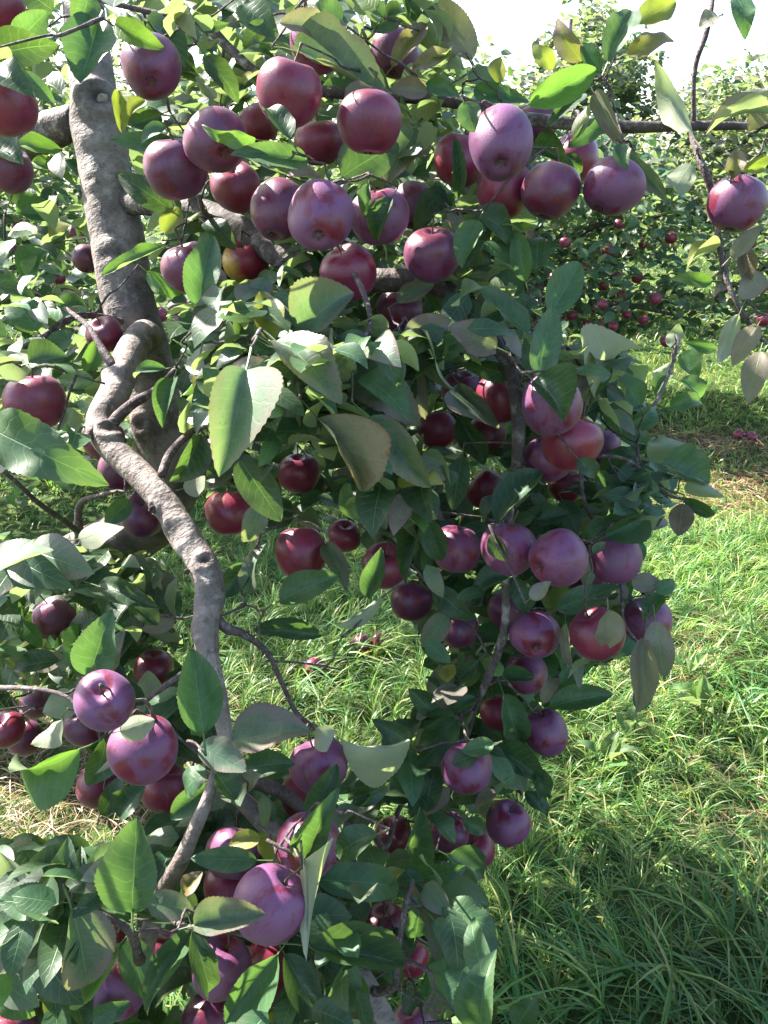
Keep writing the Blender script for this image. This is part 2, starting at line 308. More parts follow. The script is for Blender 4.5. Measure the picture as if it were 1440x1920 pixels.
# ------------------------------------------------------------------ apples: photo x, y, diameter in px, tone, where the calyx shows (in radii), label
# tone v = heavy violet bloom, d = dark plum, r = crimson, y = red and yellow
AP = [
 (0,14,95,'r',None,'red apple cut by the top corner above the dark leaf left of the trunk'),
 (282,127,113,'d',(0.03,0.6),'plum apple just right of the trunk top with its calyx showing'),
 (8,195,122,'r',None,'large red apple at the edge beside the thick limb left of the trunk'),
 (405,265,118,'d',(0.42,0.5),'tall dark plum apple with a light green leaf across its middle'),
 (331,317,116,'d',None,'plum apple left of the tall dark one, hanging over dark green leaf'),
 (541,174,120,'r',None,'reddish plum apple high in the tree under the long olive leaf'),
 (695,230,118,'r',None,'glossy red purple apple above the broad green leaf at top centre'),
 (443,352,96,'r',None,'dim red apple tucked under the tall dark plum apple'),
 (522,393,108,'d',None,'dark plum apple overlapped by the big bloomy one at upper centre'),
 (603,406,122,'v',(-0.12,0.68),'big bloomy apple with red rubbed streak and calyx at upper centre'),
 (710,407,110,'v',None,'violet apple with a drooping dark leaf across its face'),
 (600,268,92,'r',None,'red apple half hidden behind leaves between two upper apples'),
 (484,236,80,'r',None,'small bit of bright red apple behind the upright dark leaf'),
 (602,78,110,'v',None,'pale violet backlit apple at the top behind a bronzed leaf'),
 (740,100,92,'v',None,'violet apple at the top behind red edged leaves'),
 (941,268,124,'v',(-0.02,0.72),'large violet grey apple showing its calyx, front of the upper cluster'),
 (862,301,100,'r',None,'red apple with a narrow dark leaf, left of the violet grey one'),
 (947,356,104,'r',None,'maroon apple hanging just below the large violet grey one'),
 (1034,358,109,'d',None,'dark plum apple in the middle of the upper cluster'),
 (1148,350,111,'v',None,'purple apple at the open end of the upper cluster'),
 (1078,298,90,'r',None,'rosy apple behind the dark plum one in the upper cluster'),
 (1008,230,84,'d',None,'shaded apple peeping above the upper cluster below the bare branch'),
 (1382,382,107,'v',None,'lone purple apple with a sunlit patch near the edge over the grass'),
 (811,478,104,'d',None,'dark red apple with two sun spots hanging below the upper row'),
 (357,502,104,'d',None,'plum apple partly behind an upright mid green leaf near the trunk'),
 (462,490,84,'y',None,'sunlit red and yellow apple under the dark limb'),
 (655,512,104,'r',None,'dark red apple behind a dangling twig at upper centre'),
 (748,582,86,'v',None,'purple apple behind curled leaves above the middle'),
 (775,385,84,'v',None,'sliver of purple apple beside the apple with a drooping leaf'),
 (68,754,109,'r',None,'round red plum apple hanging alone at the left edge'),
 (18,318,80,'d',None,'shaded apple low beside the red one at the left edge'),
 (163,485,54,'d',None,'small dark apple peeping from behind the left side of the trunk'),
 (197,628,70,'r',None,'small red apple behind the top of the crooked branch'),
 (196,826,76,'r',None,'red apple behind the elbow of the crooked branch'),
 (226,880,80,'d',None,'dark red apple behind the crooked branch below its elbow'),
 (266,966,84,'d',None,'plum apple under the crooked branch beside the pale turned leaf'),
 (431,962,98,'r',None,'crimson apple with a bronzed leaf at its side, right of the crooked branch'),
 (407,864,90,'d',None,'dark apple hidden under the big bronzed leaf'),
 (565,1037,97,'r',None,'dark red apple hanging alone over the shaded grass at centre'),
 (560,888,80,'r',None,'bit of red apple behind dark leaves above the lone centre apple'),
 (645,1005,64,'r',None,'tiny bright red bit of apple right of the lone centre apple'),
 (722,1062,88,'r',None,'red apple behind a white edged leaf near the centre'),
 (771,1127,80,'d',None,'small round apple lowest of the centre cluster'),
 (855,1029,95,'v',None,'violet apple with dark leaf on its shoulder, first of the middle row'),
 (952,1029,102,'v',None,'bloomy apple with a small dark leaf on its front, second in the middle row'),
 (1045,1045,108,'v',(-0.72,0.08),'large mottled apple with red patches, third in the middle row'),
 (1152,1046,95,'v',None,'purple apple at the outer end of the middle row'),
 (1098,1072,84,'d',None,'shaded apple wedged behind the last two of the middle row'),
 (1031,758,116,'v',None,'two toned apple with dark leaf over it, right of centre'),
 (1070,829,113,'r',None,'dusty rose apple directly below the two toned one'),
 (1030,860,98,'d',None,'dark apple behind the dusty rose one'),
 (935,746,90,'r',None,'red apple with sunlit top, left of the two toned one'),
 (866,738,84,'d',None,'dark red apple behind leaves left of the sunlit topped one'),
 (819,806,78,'r',None,'bright crimson apple below the curled leaves near the centre'),
 (912,818,76,'r',None,'red bit of apple behind a dark leaf beside the hanging branch'),
 (911,918,76,'r',None,'small crimson apple in the dark leaves above the middle row'),
 (1062,912,66,'r',None,'sliver of red below the dusty rose apple'),
 (1130,838,66,'v',None,'sliver of violet at the outer side of the dusty rose apple'),
 (860,1180,72,'d',None,'dark apple in shade below the middle row'),
 (954,1146,82,'d',None,'plum apple above the sunlit one in the lower right cluster'),
 (1003,1190,94,'v',(0.08,0.32),'sunlit violet apple facing its calyx to the viewer'),
 (1119,1190,101,'r',None,'bright red apple with a pale leaf hanging over its face'),
 (1214,1166,90,'v',None,'violet apple behind drooping leaves at the outer tip'),
 (986,1263,82,'v',None,'violet apple under the sunlit calyx apple'),
 (1025,1374,84,'v',None,'violet apple with stem end scar hanging over the grass'),
 (936,1336,70,'r',None,'pink bit of apple behind a broad leaf'),
 (877,1441,97,'v',None,'broad violet apple in the lower hanging spray'),
 (951,1545,82,'v',None,'lowest dark violet apple hanging over the grass'),
 (890,1594,78,'r',None,'crimson apple touching the lowest violet one'),
 (842,1562,72,'v',None,'violet sliver behind leaf beside the crimson lower apple'),
 (738,1567,74,'r',None,'shaded red apple behind upright leaves low at centre'),
 (599,1437,109,'v',None,'violet apple with a dark rubbed red patch under a cream leaf'),
 (568,1492,84,'r',None,'red apple below the one with the dark rubbed patch'),
 (102,1161,74,'v',None,'small violet apple in leaves left of the crooked branch'),
 (198,1315,112,'v','stem','dark violet apple showing its stem hollow at lower left'),
 (270,1406,126,'v',None,'large violet apple below the one showing its stem hollow'),
 (12,1368,72,'r',None,'red apple cut by the left edge above the straw'),
 (66,1319,58,'d',None,'small dark apple behind pale leaves at the left edge'),
 (46,1383,66,'d',None,'plum apple beside the red one at the left edge above the straw'),
 (287,1256,76,'r',None,'red apple behind a pale leaf beside the crooked branch'),
 (184,1474,80,'r',None,'dark red apple hanging below the large violet one, over the straw'),
 (309,1478,92,'r',None,'red apple under the right side of the large violet one'),
 (163,1358,80,'d',None,'sliver of plum apple behind the one showing its stem hollow'),
 (579,1588,121,'v',None,'smooth lilac apple behind an upright leaf at the bottom'),
 (508,1697,138,'v',None,'biggest sunlit pink violet apple at the bottom'),
 (436,1600,104,'v',None,'sunlit pink apple under yellow leaves at the bottom'),
 (428,1663,100,'r',None,'crimson apple left of the biggest sunlit one'),
 (414,1815,115,'v',None,'lilac apple below the biggest sunlit one'),
 (488,1826,112,'r',None,'deep red apple right of the lilac one at the bottom'),
 (202,1772,92,'r',None,'red apple behind the long edge lit leaf at the bottom left'),
 (218,1850,114,'v',None,'dim violet apple behind the bottom left leaves'),
 (722,1742,88,'r',None,'crimson apple in shade below the long horizontal leaf'),
 (772,1800,66,'r',None,'small bit of red apple among the bottom leaves'),
 (640,1638,72,'r',None,'pink sliver of apple beside the smooth lilac one'),
 (968,1832,58,'d',None,'dark purple apple low in the grass beside the last big leaf'),
 (18,1926,96,'v',None,'violet apple cut by the bottom left corner'),
 (392,1916,100,'d',None,'dark apple cut by the bottom edge under the lilac one'),
 (778,1924,84,'v',None,'violet apple cut by the bottom edge below reddish leaf'),
 (305,1785,80,'r',None,'crimson bit of apple between bottom left leaves'),
]
DIAM = 0.077
def apple_mesh(seed, h, taper):
    r_ = np.random.default_rng(seed); nu, nv = 36, 26
    ph = np.linspace(0, math.pi, nv+1)[1:-1]; th = np.linspace(0, 2*math.pi, nu, endpoint=False)
    PH, TH = np.meshgrid(ph, th, indexing='ij')
    z = np.cos(PH); r = np.sin(PH)**(0.86+0.10*r_.random())
    r = r*(1 + taper*z*0.5) * (1 + 0.03*np.cos(5*TH+seed)*np.clip(-z, 0, 1)**1.5) * (1 + 0.035*np.sin(TH+seed) + 0.03*np.sin(2*TH+2*seed) + 0.022*np.sin(3*TH+z*2+seed))
    zz = z*h + 0.02*np.sin(TH*2+seed)*np.sin(PH) + 0.07*np.cos(TH+seed*2)*np.sin(PH)*r
    zz = zz - 0.30*np.exp(-(r/0.30)**2)*(z > 0) + 0.17*np.exp(-(r/0.24)**2)*(z < 0)
    V = np.stack([r*np.cos(TH), r*np.sin(TH), zz], -1).reshape(-1, 3)
    V = np.concatenate([V, [[0, 0, h-0.31], [0, 0, -h+0.18]]])
    n = nv-1; i = np.arange(n-1)[:, None]*nu; j = np.arange(nu)[None]; j2 = (j+1) % nu
    F = np.stack([i+j, i+nu+j, i+nu+j2, i+j2], -1).reshape(-1, 4)
    jj = np.arange(0, nu, 2); e = (n-1)*nu
    F = np.concatenate([F, np.stack([np.full(len(jj), n*nu), jj, (jj+1) % nu, (jj+2) % nu], 1), np.stack([np.full(len(jj), n*nu+1), e+(jj+2) % nu, e+(jj+1) % nu, e+jj], 1)])
    return mesh_np('apple', V, F)
A_H = [0.95, 1.0, 0.90, 1.06, 0.97, 0.93]
A_MESH = [apple_mesh(k*7+1, A_H[k], 0.10+0.05*(k % 3)) for k in range(6)]
for m_ in A_MESH: m_.materials.append(M_APPLE)
STEM_ME = []
for k in range(3):
    b = [0.10, -0.14, 0.2][k]
    V, F, U = tube(spline([[0, 0, 0.62], [0.02, 0, 0.9], [b*0.5, 0.02, 1.15], [b, 0.05, 1.42]], 4), np.concatenate([np.linspace(0.045, 0.03, 9), np.linspace(0.032, 0.055, 4)]), 6)
    STEM_ME.append(mesh_np('stem', V, F, U)); STEM_ME[-1].materials.append(M_STEM)
STEM_TIP = [np.array([b, 0.05, 1.42]) for b in (0.10, -0.14, 0.2)]
def calyx_mesh(h):
    mb = MB()
    for k in range(5):
        a = k*1.2566+0.2; ca, sa = math.cos(a), math.sin(a); px, py = -sa, ca
        P = []
        for t, w, dz in ((0.02, 0.07, 0.0), (0.10, 0.065, -0.05), (0.16, 0.035, -0.10), (0.14, 0.006, -0.15)):
            P += [[ca*t+px*w, sa*t+py*w, -h+0.185+dz], [ca*t-px*w, sa*t-py*w, -h+0.185+dz]]
        mb.add(np.array(P), [[0, 1, 3, 2], [2, 3, 5, 4], [4, 5, 7, 6]])
    me = mb.mesh('calyx'); me.materials.append(M_CALYX); return me
C_MESH = [calyx_mesh(h) for h in A_H]
TONE = {'v': (0.30, 0.92, 0.0), 'd': (0.12, 0.52, 0.0), 'r': (0.72, 0.26, 0.0), 'y': (0.9, 0.05, 1.0)}

apples = []     # dicts: c (centre), r, px data
for i, (x, y, d, tone, cal, lab) in enumerate(AP):
    r_ = np.random.default_rng(100+i)
    D = DIAM if d > 72 else 0.066
    if cal == 'stem': D = 0.063
    dep = D*FPX/d
    apples.append(dict(x=x, y=y, d=d, dep=dep, i=i, tone=tone, cal=cal, lab=lab))
for it in range(60):                                   # no two apples share space: the deeper of a touching pair moves back along the sight line
    moved = False
    for a in apples:
        a['c'] = at(a['x'], a['y'], a['dep']); a['r'] = 0.5*a['d']*a['dep']/FPX
    for p in range(len(apples)):
        for q in range(p):
            A, B = apples[p], apples[q]
            if np.linalg.norm(A['c']-B['c']) < (A['r']+B['r'])*0.985:
                deep = A if A['dep'] > B['dep'] else B
                deep['dep'] *= 1.012; deep['c'] = at(deep['x'], deep['y'], deep['dep']); deep['r'] = min(0.5*deep['d']*deep['dep']/FPX, 0.046); moved = True
    if not moved: break
for a in apples: a['r'] = min(0.5*a['d']*a['dep']/FPX, 0.046)
AC = np.array([a['c'] for a in apples]); AR = np.array([a['r'] for a in apples])
APX = np.array([[a['x'], a['y'], a['r']*FPX/a['dep'], a['dep']] for a in apples])

def put_apple(i, c, r, axis, tone, k=None, stem=True, calyx=True, spin=None, jit=0.12):
    r_ = np.random.default_rng(300+i); k = int(r_.integers(6)) if k is None else k
    o = obj('apple', A_MESH[k]); ax = Vector(unit(axis)); q = ax.to_track_quat('Z', 'X')
    Mx = q.to_matrix() @ Matrix.Rotation(r_.uniform(0, 6.28) if spin is None else spin, 3, 'Z')
    s = r/1.0
    M4 = Mx.to_4x4(); M4 = Matrix.Translation(Vector(c)) @ M4 @ Matrix.Diagonal((s, s, s, 1))
    o.matrix_world = M4
    t = TONE[tone]; o.color = (*[float(np.clip(v+r_.uniform(-jit, jit)*(1 if v > 0 else 0), 0, 1)) for v in t], 1)
    ks = int(r_.integers(3))
    if stem: obj('stem', STEM_ME[ks], parent=o)
    if calyx: obj('calyx', C_MESH[k], parent=o)
    return o, np.array(M4 @ Vector(STEM_TIP[ks]))
stem_tips = []
for a in apples:
    r_ = np.random.default_rng(700+a['i']); tocam = unit(CO-a['c'])
    if a['cal'] == 'stem':
        ax = unit(np.array([-0.18, 0, 0]) + CU*0.42 + tocam*0.86)
    elif a['cal'] is not None:
        dx, dy = a['cal']; zc = math.sqrt(max(0.02, 1-dx*dx-dy*dy)); ax = -unit(CR*dx - CU*dy + tocam*zc)
        if ax[2] < -0.2: ax = unit(ax+np.array([0, 0, 0.3]))
    else:
        ax = unit(np.array([r_.normal(0, 0.28), r_.normal(0.15, 0.28), 1.0]))
    o, tip = put_apple(a['i'], a['c'], a['r'], ax, a['tone'])
    tag(o, a['lab'], 'apple', 'apples hanging in the near tree'); stem_tips.append(tip)

# ------------------------------------------------------------------ the near apple tree: trunk and branches
g0 = ground_at(-150, 1275)
tree = empty('apple_tree', tuple(g0)); tree_base = np.array(g0)
tag(tree, 'old leaning apple tree with grey trunk and crooked branch, heavy with purple apples', 'tree')
def tchild(name, me, mat, kind=None, parent=None):
    o = obj(name, me, mat, parent or tree, kind)
    if parent is None: o.location = tuple(-tree_base)
    return o
SAMP = []      # (point, radius) along every branch: where twigs may start
GUARD = []     # silhouettes that loose leaves must not cover: x, y, half width px, depth
def limb(name, rows, mat, ns=10, per=8, rough=0.05, knots=(), guard=False, sub=None):
    rows = np.array(rows, float)
    sp = spline(rows, per)
    P = at_n(sp[:, 0], sp[:, 1], sp[:, 2]); rad = 0.5*sp[:, 3]*sp[:, 2]/FPX
    V, F, U = tube(P, rad, ns)
    nr = len(P)*ns
    ax = np.repeat(P, ns, 0); rr = np.repeat(rad, ns)
    nrm = (V[:nr]-ax)/rr[:, None]
    scar = np.zeros(len(V))
    disp = rr*rough*(0.55*wob(V[:nr], 26)+0.6*wob(V[:nr], 61, 3)+0.35*wob(V[:nr], 130, 5))
    for (kx, ky, r0, amp, dark) in knots:                 # knot: a raised ring round a sunken centre, facing the viewer
        dcen = np.argmin((sp[:, 0]-kx)**2+(sp[:, 1]-ky)**2)
        cpt = at(kx, ky, sp[dcen, 2]-rad[dcen]*0.92); dist = np.linalg.norm(V[:nr]-cpt, axis=1)
        disp += amp*np.exp(-((dist-r0)/(0.45*r0))**2) + 0.35*amp*np.exp(-((dist-0.35*r0)/(0.2*r0))**2) - amp*0.35*np.exp(-(dist/(0.5*r0))**2)
        scar[:nr] = np.maximum(scar[:nr], dark*np.exp(-(dist/(0.62*r0))**4))
    V[:nr] += nrm*disp[:, None]
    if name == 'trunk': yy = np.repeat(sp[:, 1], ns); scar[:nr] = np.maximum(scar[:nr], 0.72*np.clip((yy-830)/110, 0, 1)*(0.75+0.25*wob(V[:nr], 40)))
    C = np.stack([scar, scar, scar, np.ones(len(V))], 1)
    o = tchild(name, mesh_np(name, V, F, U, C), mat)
    for p, r0 in zip(P[::2], rad[::2]): SAMP.append((p, r0))
    if guard:
        for s in [q for q in sp[::2] if (q[1] < 930 or name != 'trunk') and q[1] < 1690]: GUARD.append((s[0], s[1], s[3]*0.5, s[2]))
    return o
gx = ground_at(-150, 1275); gdep = proj(gx[None])[2][0]
trunk = limb('trunk', [(150,-260,1.68,62),(152,-60,1.66,72),(162,60,1.64,78),(174,160,1.62,84),(194,300,1.61,94),(219,440,1.60,100),(242,570,1.60,98),(278,700,1.61,98),
    (300,810,1.62,100),(322,900,1.66,104),(270,985,1.76,104),(150,1050,1.92,104),(0,1120,2.12,112),(-110,1230,2.3,160),(-150,1290,gdep+0.03,200)], M_BARK, 40, 22, 0.02,
    knots=((184,186,0.030,0.012,0.9),(172,338,0.015,0.004,0.45),(200,478,0.022,0.004,0.9),(222,474,0.020,0.004,0.8),(178,215,0.05,0.006,0.2),(205,586,0.012,0.004,0.8),(255,640,0.05,0.006,0.5),(262,795,0.02,0.006,0.8),(350,915,0.05,0.004,0.75),(250,1010,0.09,0.004,0.8),(120,1080,0.12,0.002,0.7)), guard=True)
# pruned stub inside the big knot, and the small dark buds and scars
def blob(name, x, y, dep, rpx, mat, parent, flat=0.5, seed=0):
    r_ = np.random.default_rng(seed); n = 8; V = []; r0 = rpx*dep/FPX; c = at(x, y, dep); tc_ = unit(CO-c)
    e1 = unit(np.cross(tc_, [0, 0, 1])); e2 = np.cross(tc_, e1)
    for rr, hh in ((1.0, -0.6), (0.95, 0.3), (0.6, 0.62), (0.25, 0.55)):
        for k in range(n):
            a = 6.283*k/n; w = rr*(1+r_.uniform(-0.14, 0.14)); V.append(c + r0*(e1*math.cos(a)*w + e2*math.sin(a)*w + tc_*hh*flat))
    V.append(c+tc_*r0*0.45*flat)
    F = [[i*n+k, i*n+(k+1) % n, (i+1)*n+(k+1) % n, (i+1)*n+k] for i in range(3) for k in range(n)]
    F += [[4*n, 3*n+k, 3*n+k+1, 3*n+(k+2) % n] for k in range(0, n, 2)]
    return obj(name, mesh_np(name, np.array(V), np.array(F)), mat, parent)
blob('knot', 193, 187, 1.575, 12, M_CUT, trunk, 0.9, 1)
blob('knot', 174, 338, 1.57, 7, M_SCAR, trunk, 0.8, 2)
blob('knot', 203, 474, 1.558, 17, M_SCAR, trunk, 0.5, 3)
blob('knot', 206, 584, 1.565, 7, M_SCAR, trunk, 1.0, 4)
crook = limb('branch', [(283,662,1.64,44),(278,630,1.55,52),(264,634,1.44,58),(240,672,1.35,56),(214,738,1.27,56),(186,792,1.21,50),(204,834,1.18,50),(262,890,1.15,52),(312,948,1.12,53),(352,1012,1.10,54),
    (384,1066,1.08,57),(394,1112,1.07,53),(386,1170,1.06,49),(391,1240,1.05,42),(408,1310,1.05,38),(424,1390,1.06,27),(432,1470,1.08,24)], M_BARK, 32, 20, 0.018,
    knots=((384,1052,0.011,0.004,1.0),(392,1122,0.018,0.003,0.2),(288,952,0.008,0.004,0.6),(215,690,0.018,0.006,0.7),(205,805,0.016,0.006,0.45),(330,1000,0.02,0.003,0.1),(372,1180,0.012,0.003,0.2)), guard=True)
blob('knot', 286, 955, 1.10, 8, M_SCAR, crook, 1.0, 5); blob('knot', 350, 1072, 1.068, 6, M_SCAR, crook, 1.2, 6)
limb('broken_stub', [(192,790,1.19,24),(168,815,1.17,18),(156,834,1.16,13)], M_TWIG, 8, 5, 0.2)
limb('branch', [(150,225,1.62,60),(95,245,1.66,68),(40,272,1.71,66),(-60,330,1.80,62),(-260,400,1.95,55)], M_BARKD, 18, 9, 0.05, guard=True)
limb('branch', [(215,380,1.60,40),(320,385,1.50,50),(420,415,1.42,52),(500,465,1.36,50),(585,503,1.32,48),(700,525,1.28,45),(800,528,1.25,40),(862,565,1.22,34),(925,640,1.20,28),(962,720,1.18,27),
    (972,800,1.17,26),(968,880,1.17,21),(955,960,1.19,17),(948,1070,1.22,16),(946,1180,1.24,17),(915,1270,1.28,15),(890,1330,1.31,12),(868,1405,1.35,10),(835,1500,1.38,8)], M_BARKD, 18, 10, 0.05)
limb('branch', [(158,-120,1.65,34),(250,-60,1.5,26),(345,0,1.32,20),(400,60,1.25,20),(440,100,1.22,18),(495,142,1.2,17),(610,172,1.19,20),(760,180,1.18,26),(850,190,1.16,26),(930,214,1.15,24),(1040,229,1.15,24),
    (1180,238,1.15,22),(1300,236,1.15,17),(1460,234,1.15,12),(1560,215,1.15,9)], M_BARKD, 14, 9, 0.06)
limb('branch', [(-20,60,1.4,9),(120,-12,1.3,9),(205,5,1.26,10),(270,20,1.26,11),(345,38,1.25,12),(400,60,1.25,13)], M_TWIG, 8, 6, 0.06)
limb('branch', [(1290,236,1.15,11),(1312,300,1.12,14),(1330,345,1.12,13),(1345,420,1.14,11),(1352,480,1.12,10),(1368,540,1.1,9),(1400,600,1.1,8),(1430,640,1.1,6)], M_TWIG, 8, 6, 0.1)
limb('branch', [(1300,236,1.15,9),(1303,130,1.12,9),(1325,60,1.1,10),(1336,0,1.1,8),(1340,-60,1.1,7)], M_TWIG, 8, 6, 0.1)
limb('branch', [(620,505,1.30,14),(635,462,1.16,10),(655,500,1.10,11),(680,545,1.05,12),(694,610,0.97,10),(660,660,0.90,8)], M_TWIG, 8, 6, 0.1)
limb('branch', [(420,415,1.42,12),(385,400,1.24,10),(372,365,1.2,9)], M_TWIG, 8, 6, 0.1)
limb('branch', [(240,606,1.57,12),(180,592,1.46,11),(130,598,1.42,14),(80,632,1.40,15),(20,665,1.40,12),(-40,690,1.4,10)], M_TWIG, 8, 6, 0.1)
limb('branch', [(213,690,1.29,20),(192,655,1.30,15),(165,612,1.32,11),(122,578,1.36,9)], M_TWIG, 8, 6, 0.1)
limb('branch', [(205,802,1.20,24),(228,775,1.20,22),(252,755,1.21,18),(292,730,1.24,13),(330,690,1.28,9)], M_TWIG, 10, 6, 0.12)
limb('branch', [(303,892,1.13,18),(318,852,1.15,16),(345,822,1.18,15),(372,803,1.20,12),(430,790,1.12,9),(520,760,0.98,8)], M_TWIG, 8, 6, 0.08)
limb('branch', [(-30,860,1.18,8),(20,895,1.22,9),(75,945,1.30,10),(140,992,1.5,12),(180,1040,1.8,14)], M_TWIG, 8, 6, 0.1)
limb('branch', [(155,1070,1.86,22),(148,1000,1.62,17),(150,945,1.5,13),(185,930,1.45,9),(222,920,1.4,7)], M_TWIG, 8, 6, 0.15)
limb('branch', [(398,1150,1.07,22),(425,1178,1.07,20),(455,1188,1.08,14),(500,1222,1.10,11),(524,1270,1.12,10),(555,1335,1.13,9),(592,1366,1.13,7)], M_TWIG, 8, 6, 0.12)
limb('branch', [(516,1240,1.11,6),(570,1243,1.12,5),(640,1256,1.15,4)], M_TWIG, 6, 5, 0.1)
limb('branch', [(392,1232,1.05,12),(345,1260,1.04,10),(310,1286,1.03,11),(270,1316,1.04,9)], M_TWIG, 8, 6, 0.2)
limb('branch', [(215,2000,1.25,36),(292,1710,1.06,34),(340,1612,1.01,31),(372,1540,1.0,27),(396,1475,1.01,21),(402,1440,1.02,14),(396,1400,1.0,9)], M_BARK, 14, 9, 0.06, guard=True)
limb('branch', [(424,1478,1.10,24),(470,1515,1.11,34),(520,1575,1.12,38),(570,1670,1.10,40),(635,1775,1.08,44),(690,1860,1.05,48),(740,1960,1.03,50)], M_BARK, 14, 9, 0.06)
limb('branch', [(400,1440,1.25,16),(480,1465,1.22,22),(535,1490,1.2,24),(590,1530,1.2,22),(690,1560,1.2,12),(722,1588,1.22,12),(748,1518,1.26,10),(790,1440,1.3,8)], M_BARKD, 10, 8, 0.08)
limb('branch', [(970,790,1.17,14),(1040,800,1.24,11),(1085,860,1.24,9),(1094,935,1.24,9),(1130,1010,1.26,8),(1165,1100,1.22,8),(1168,1165,1.24,7),(1200,1210,1.22,5)], M_TWIG, 8, 6, 0.1)
limb('branch', [(1085,860,1.24,9),(1140,855,1.22,8),(1190,870,1.22,7),(1250,925,1.25,7),(1292,938,1.26,5)], M_TWIG, 8, 6, 0.1)
limb('branch', [(935,650,1.20,14),(985,700,1.14,11),(1000,712,1.1,9),(1060,650,1.14,7),(1110,735,1.18,6)], M_TWIG, 8, 6, 0.1)
limb('branch', [(1190,870,1.22,8),(1215,790,1.4,7),(1255,700,1.55,6),(1272,640,1.58,5)], M_TWIG, 6, 6, 0.1)
limb('branch', [(690,1860,1.05,20),(740,1850,1.0,14),(745,1790,0.98,12),(760,1700,1.0,10),(775,1650,1.0,7)], M_TWIG, 8, 6, 0.1)
limb('branch', [(262,1800,0.95,22),(240,1745,0.86,14),(170,1705,0.84,10),(110,1690,0.84,8)], M_TWIG, 8, 6, 0.1)
limb('branch', [(300,1700,0.98,18),(340,1735,0.9,12),(400,1740,0.85,9),(480,1760,0.88,8)], M_TWIG, 8, 6, 0.1)
limb('branch', [(640,1780,1.07,16),(600,1680,0.98,11),(568,1615,0.93,9),(500,1575,0.93,7)], M_TWIG, 8, 6, 0.1)

limb('branch', [(-420,560,1.0,20),(-240,690,0.8,15),(-90,745,0.66,12),(-50,775,0.62,9)], M_TWIG, 8, 6, 0.1)
limb('branch', [(-420,900,0.95,18),(-240,1000,0.78,14),(-80,1045,0.67,11),(-50,1055,0.66,8)], M_TWIG, 8, 6, 0.1)
limb('branch', [(-300,60,1.4,16),(-120,110,1.2,12),(-40,120,1.1,9)], M_TWIG, 8, 6, 0.1)
limb('branch', [(-300,640,1.3,16),(-120,660,1.1,12),(-40,668,1.0,8),(40,680,0.98,6)], M_TWIG, 8, 6, 0.1)
limb('branch', [(-300,1300,1.2,18),(-120,1310,1.08,13),(0,1290,1.02,10),(110,1300,0.98,8),(160,1340,0.97,6)], M_TWIG, 8, 6, 0.1)

# ------------------------------------------------------------------ leaves
def leaf_geo(nl, nc, fold=0.25, arch=0.06, twist=0.0, wave=0.02, ph=0.0, curl=0.0, side=0.0, serr=0.020, petiole=True, tipdrop=0.0):
    """Unit leaf: base at the origin, tip at +Y 1, width 1 across X, upper face +Z. Returns V, F, uv."""
    t = np.linspace(0, 1, nl+1); u = np.linspace(-1, 1, 2*nc+1)
    f = (t**0.56)*((1-t)**0.80); f /= f.max(); f = np.maximum(f, 0.015)
    T, Uu = np.meshgrid(t, u, indexing='ij'); Fh = f[:, None]*np.ones_like(Uu)
    x = 0.5*Uu*Fh
    if serr:
        e = np.where(np.arange(nl+1) % 2 == 0, 1+serr, 1-serr); x[:, 0] *= e; x[:, -1] *= e
        T = T.copy(); sh = np.where(np.arange(nl+1) % 2 == 0, 0.35/nl, 0); T[1:-1, 0] += sh[1:-1]; T[1:-1, -1] += sh[1:-1]
    ax = np.abs(x)
    z = ax*0.58*math.tan(fold)*(1+side*np.sign(Uu)) + arch*4*T*(1-T) + wave*Uu**2*np.sin(T*11+ph+Uu*1.4)*Fh + curl*(np.abs(Uu)**3)*0.25*Fh*(1+0.9*side*np.sign(Uu))
    z = z + 0.3*wave*np.sin(T*19+Uu*6+ph)
    a = twist*(T-0.4); xx = x*np.cos(a) - z*np.sin(a)*1.0; zz = x*np.sin(a)*0.58 + z*np.cos(a)
    zz = zz - tipdrop*np.clip(T-0.62, 0, 1)**2*3.0
    V = np.stack([xx, T, zz], -1).reshape(-1, 3); UV = np.stack([(Uu+1)/2, T], -1).reshape(-1, 2)
    k = 2*nc+1; i = np.arange(nl)[:, None]*k + np.arange(2*nc)[None]
    F = np.stack([i, i+1, i+k+1, i+k], -1).reshape(-1, 4)
    if petiole:
        n = len(V); w = 0.022
        P = [[-w, 0.03, 0.004], [w, 0.03, 0.004], [-w, -0.12, -0.015], [w, -0.12, -0.015], [-w*1.3, -0.26, -0.07], [w*1.3, -0.26, -0.07],
             [0, 0.03, -w*0.7], [0, -0.12, -0.015-w*0.7], [0, -0.26, -0.07-w*0.9]]
        V = np.concatenate([V, P]); UV = np.concatenate([UV, np.full((9, 2), (0.5, 0.02))])
        F = np.concatenate([F, np.array([[2, 3, 1, 0], [4, 5, 3, 2], [0, 6, 7, 2], [6, 1, 3, 7], [2, 7, 8, 4], [7, 3, 5, 8]])+n])
    return V, F, UV
PET = np.array([0, -0.26, -0.07])
VAR = []
for k in range(26):
    r_ = np.random.default_rng(900+k)
    VAR.append(leaf_geo(36, 2, fold=r_.uniform(0.12, 0.9), arch=r_.uniform(-0.04, 0.20), twist=r_.uniform(-1.2, 1.2), wave=r_.uniform(0.012, 0.055), ph=r_.uniform(0, 6), curl=r_.uniform(-0.25, 0.5), side=r_.uniform(-0.6, 0.6), tipdrop=r_.uniform(-0.2, 0.6)))
for k in range(4):                                     # strongly rolled leaves
    r_ = np.random.default_rng(950+k)
    VAR.append(leaf_geo(36, 2, fold=0.9, arch=0.16, twist=[0.9, -0.9, 1.3, -1.2][k], wave=0.05, ph=k*1.7, curl=0.9, side=[0.8, -0.8, 0.5, -0.5][k], tipdrop=0.5))
LEAF_ME = []
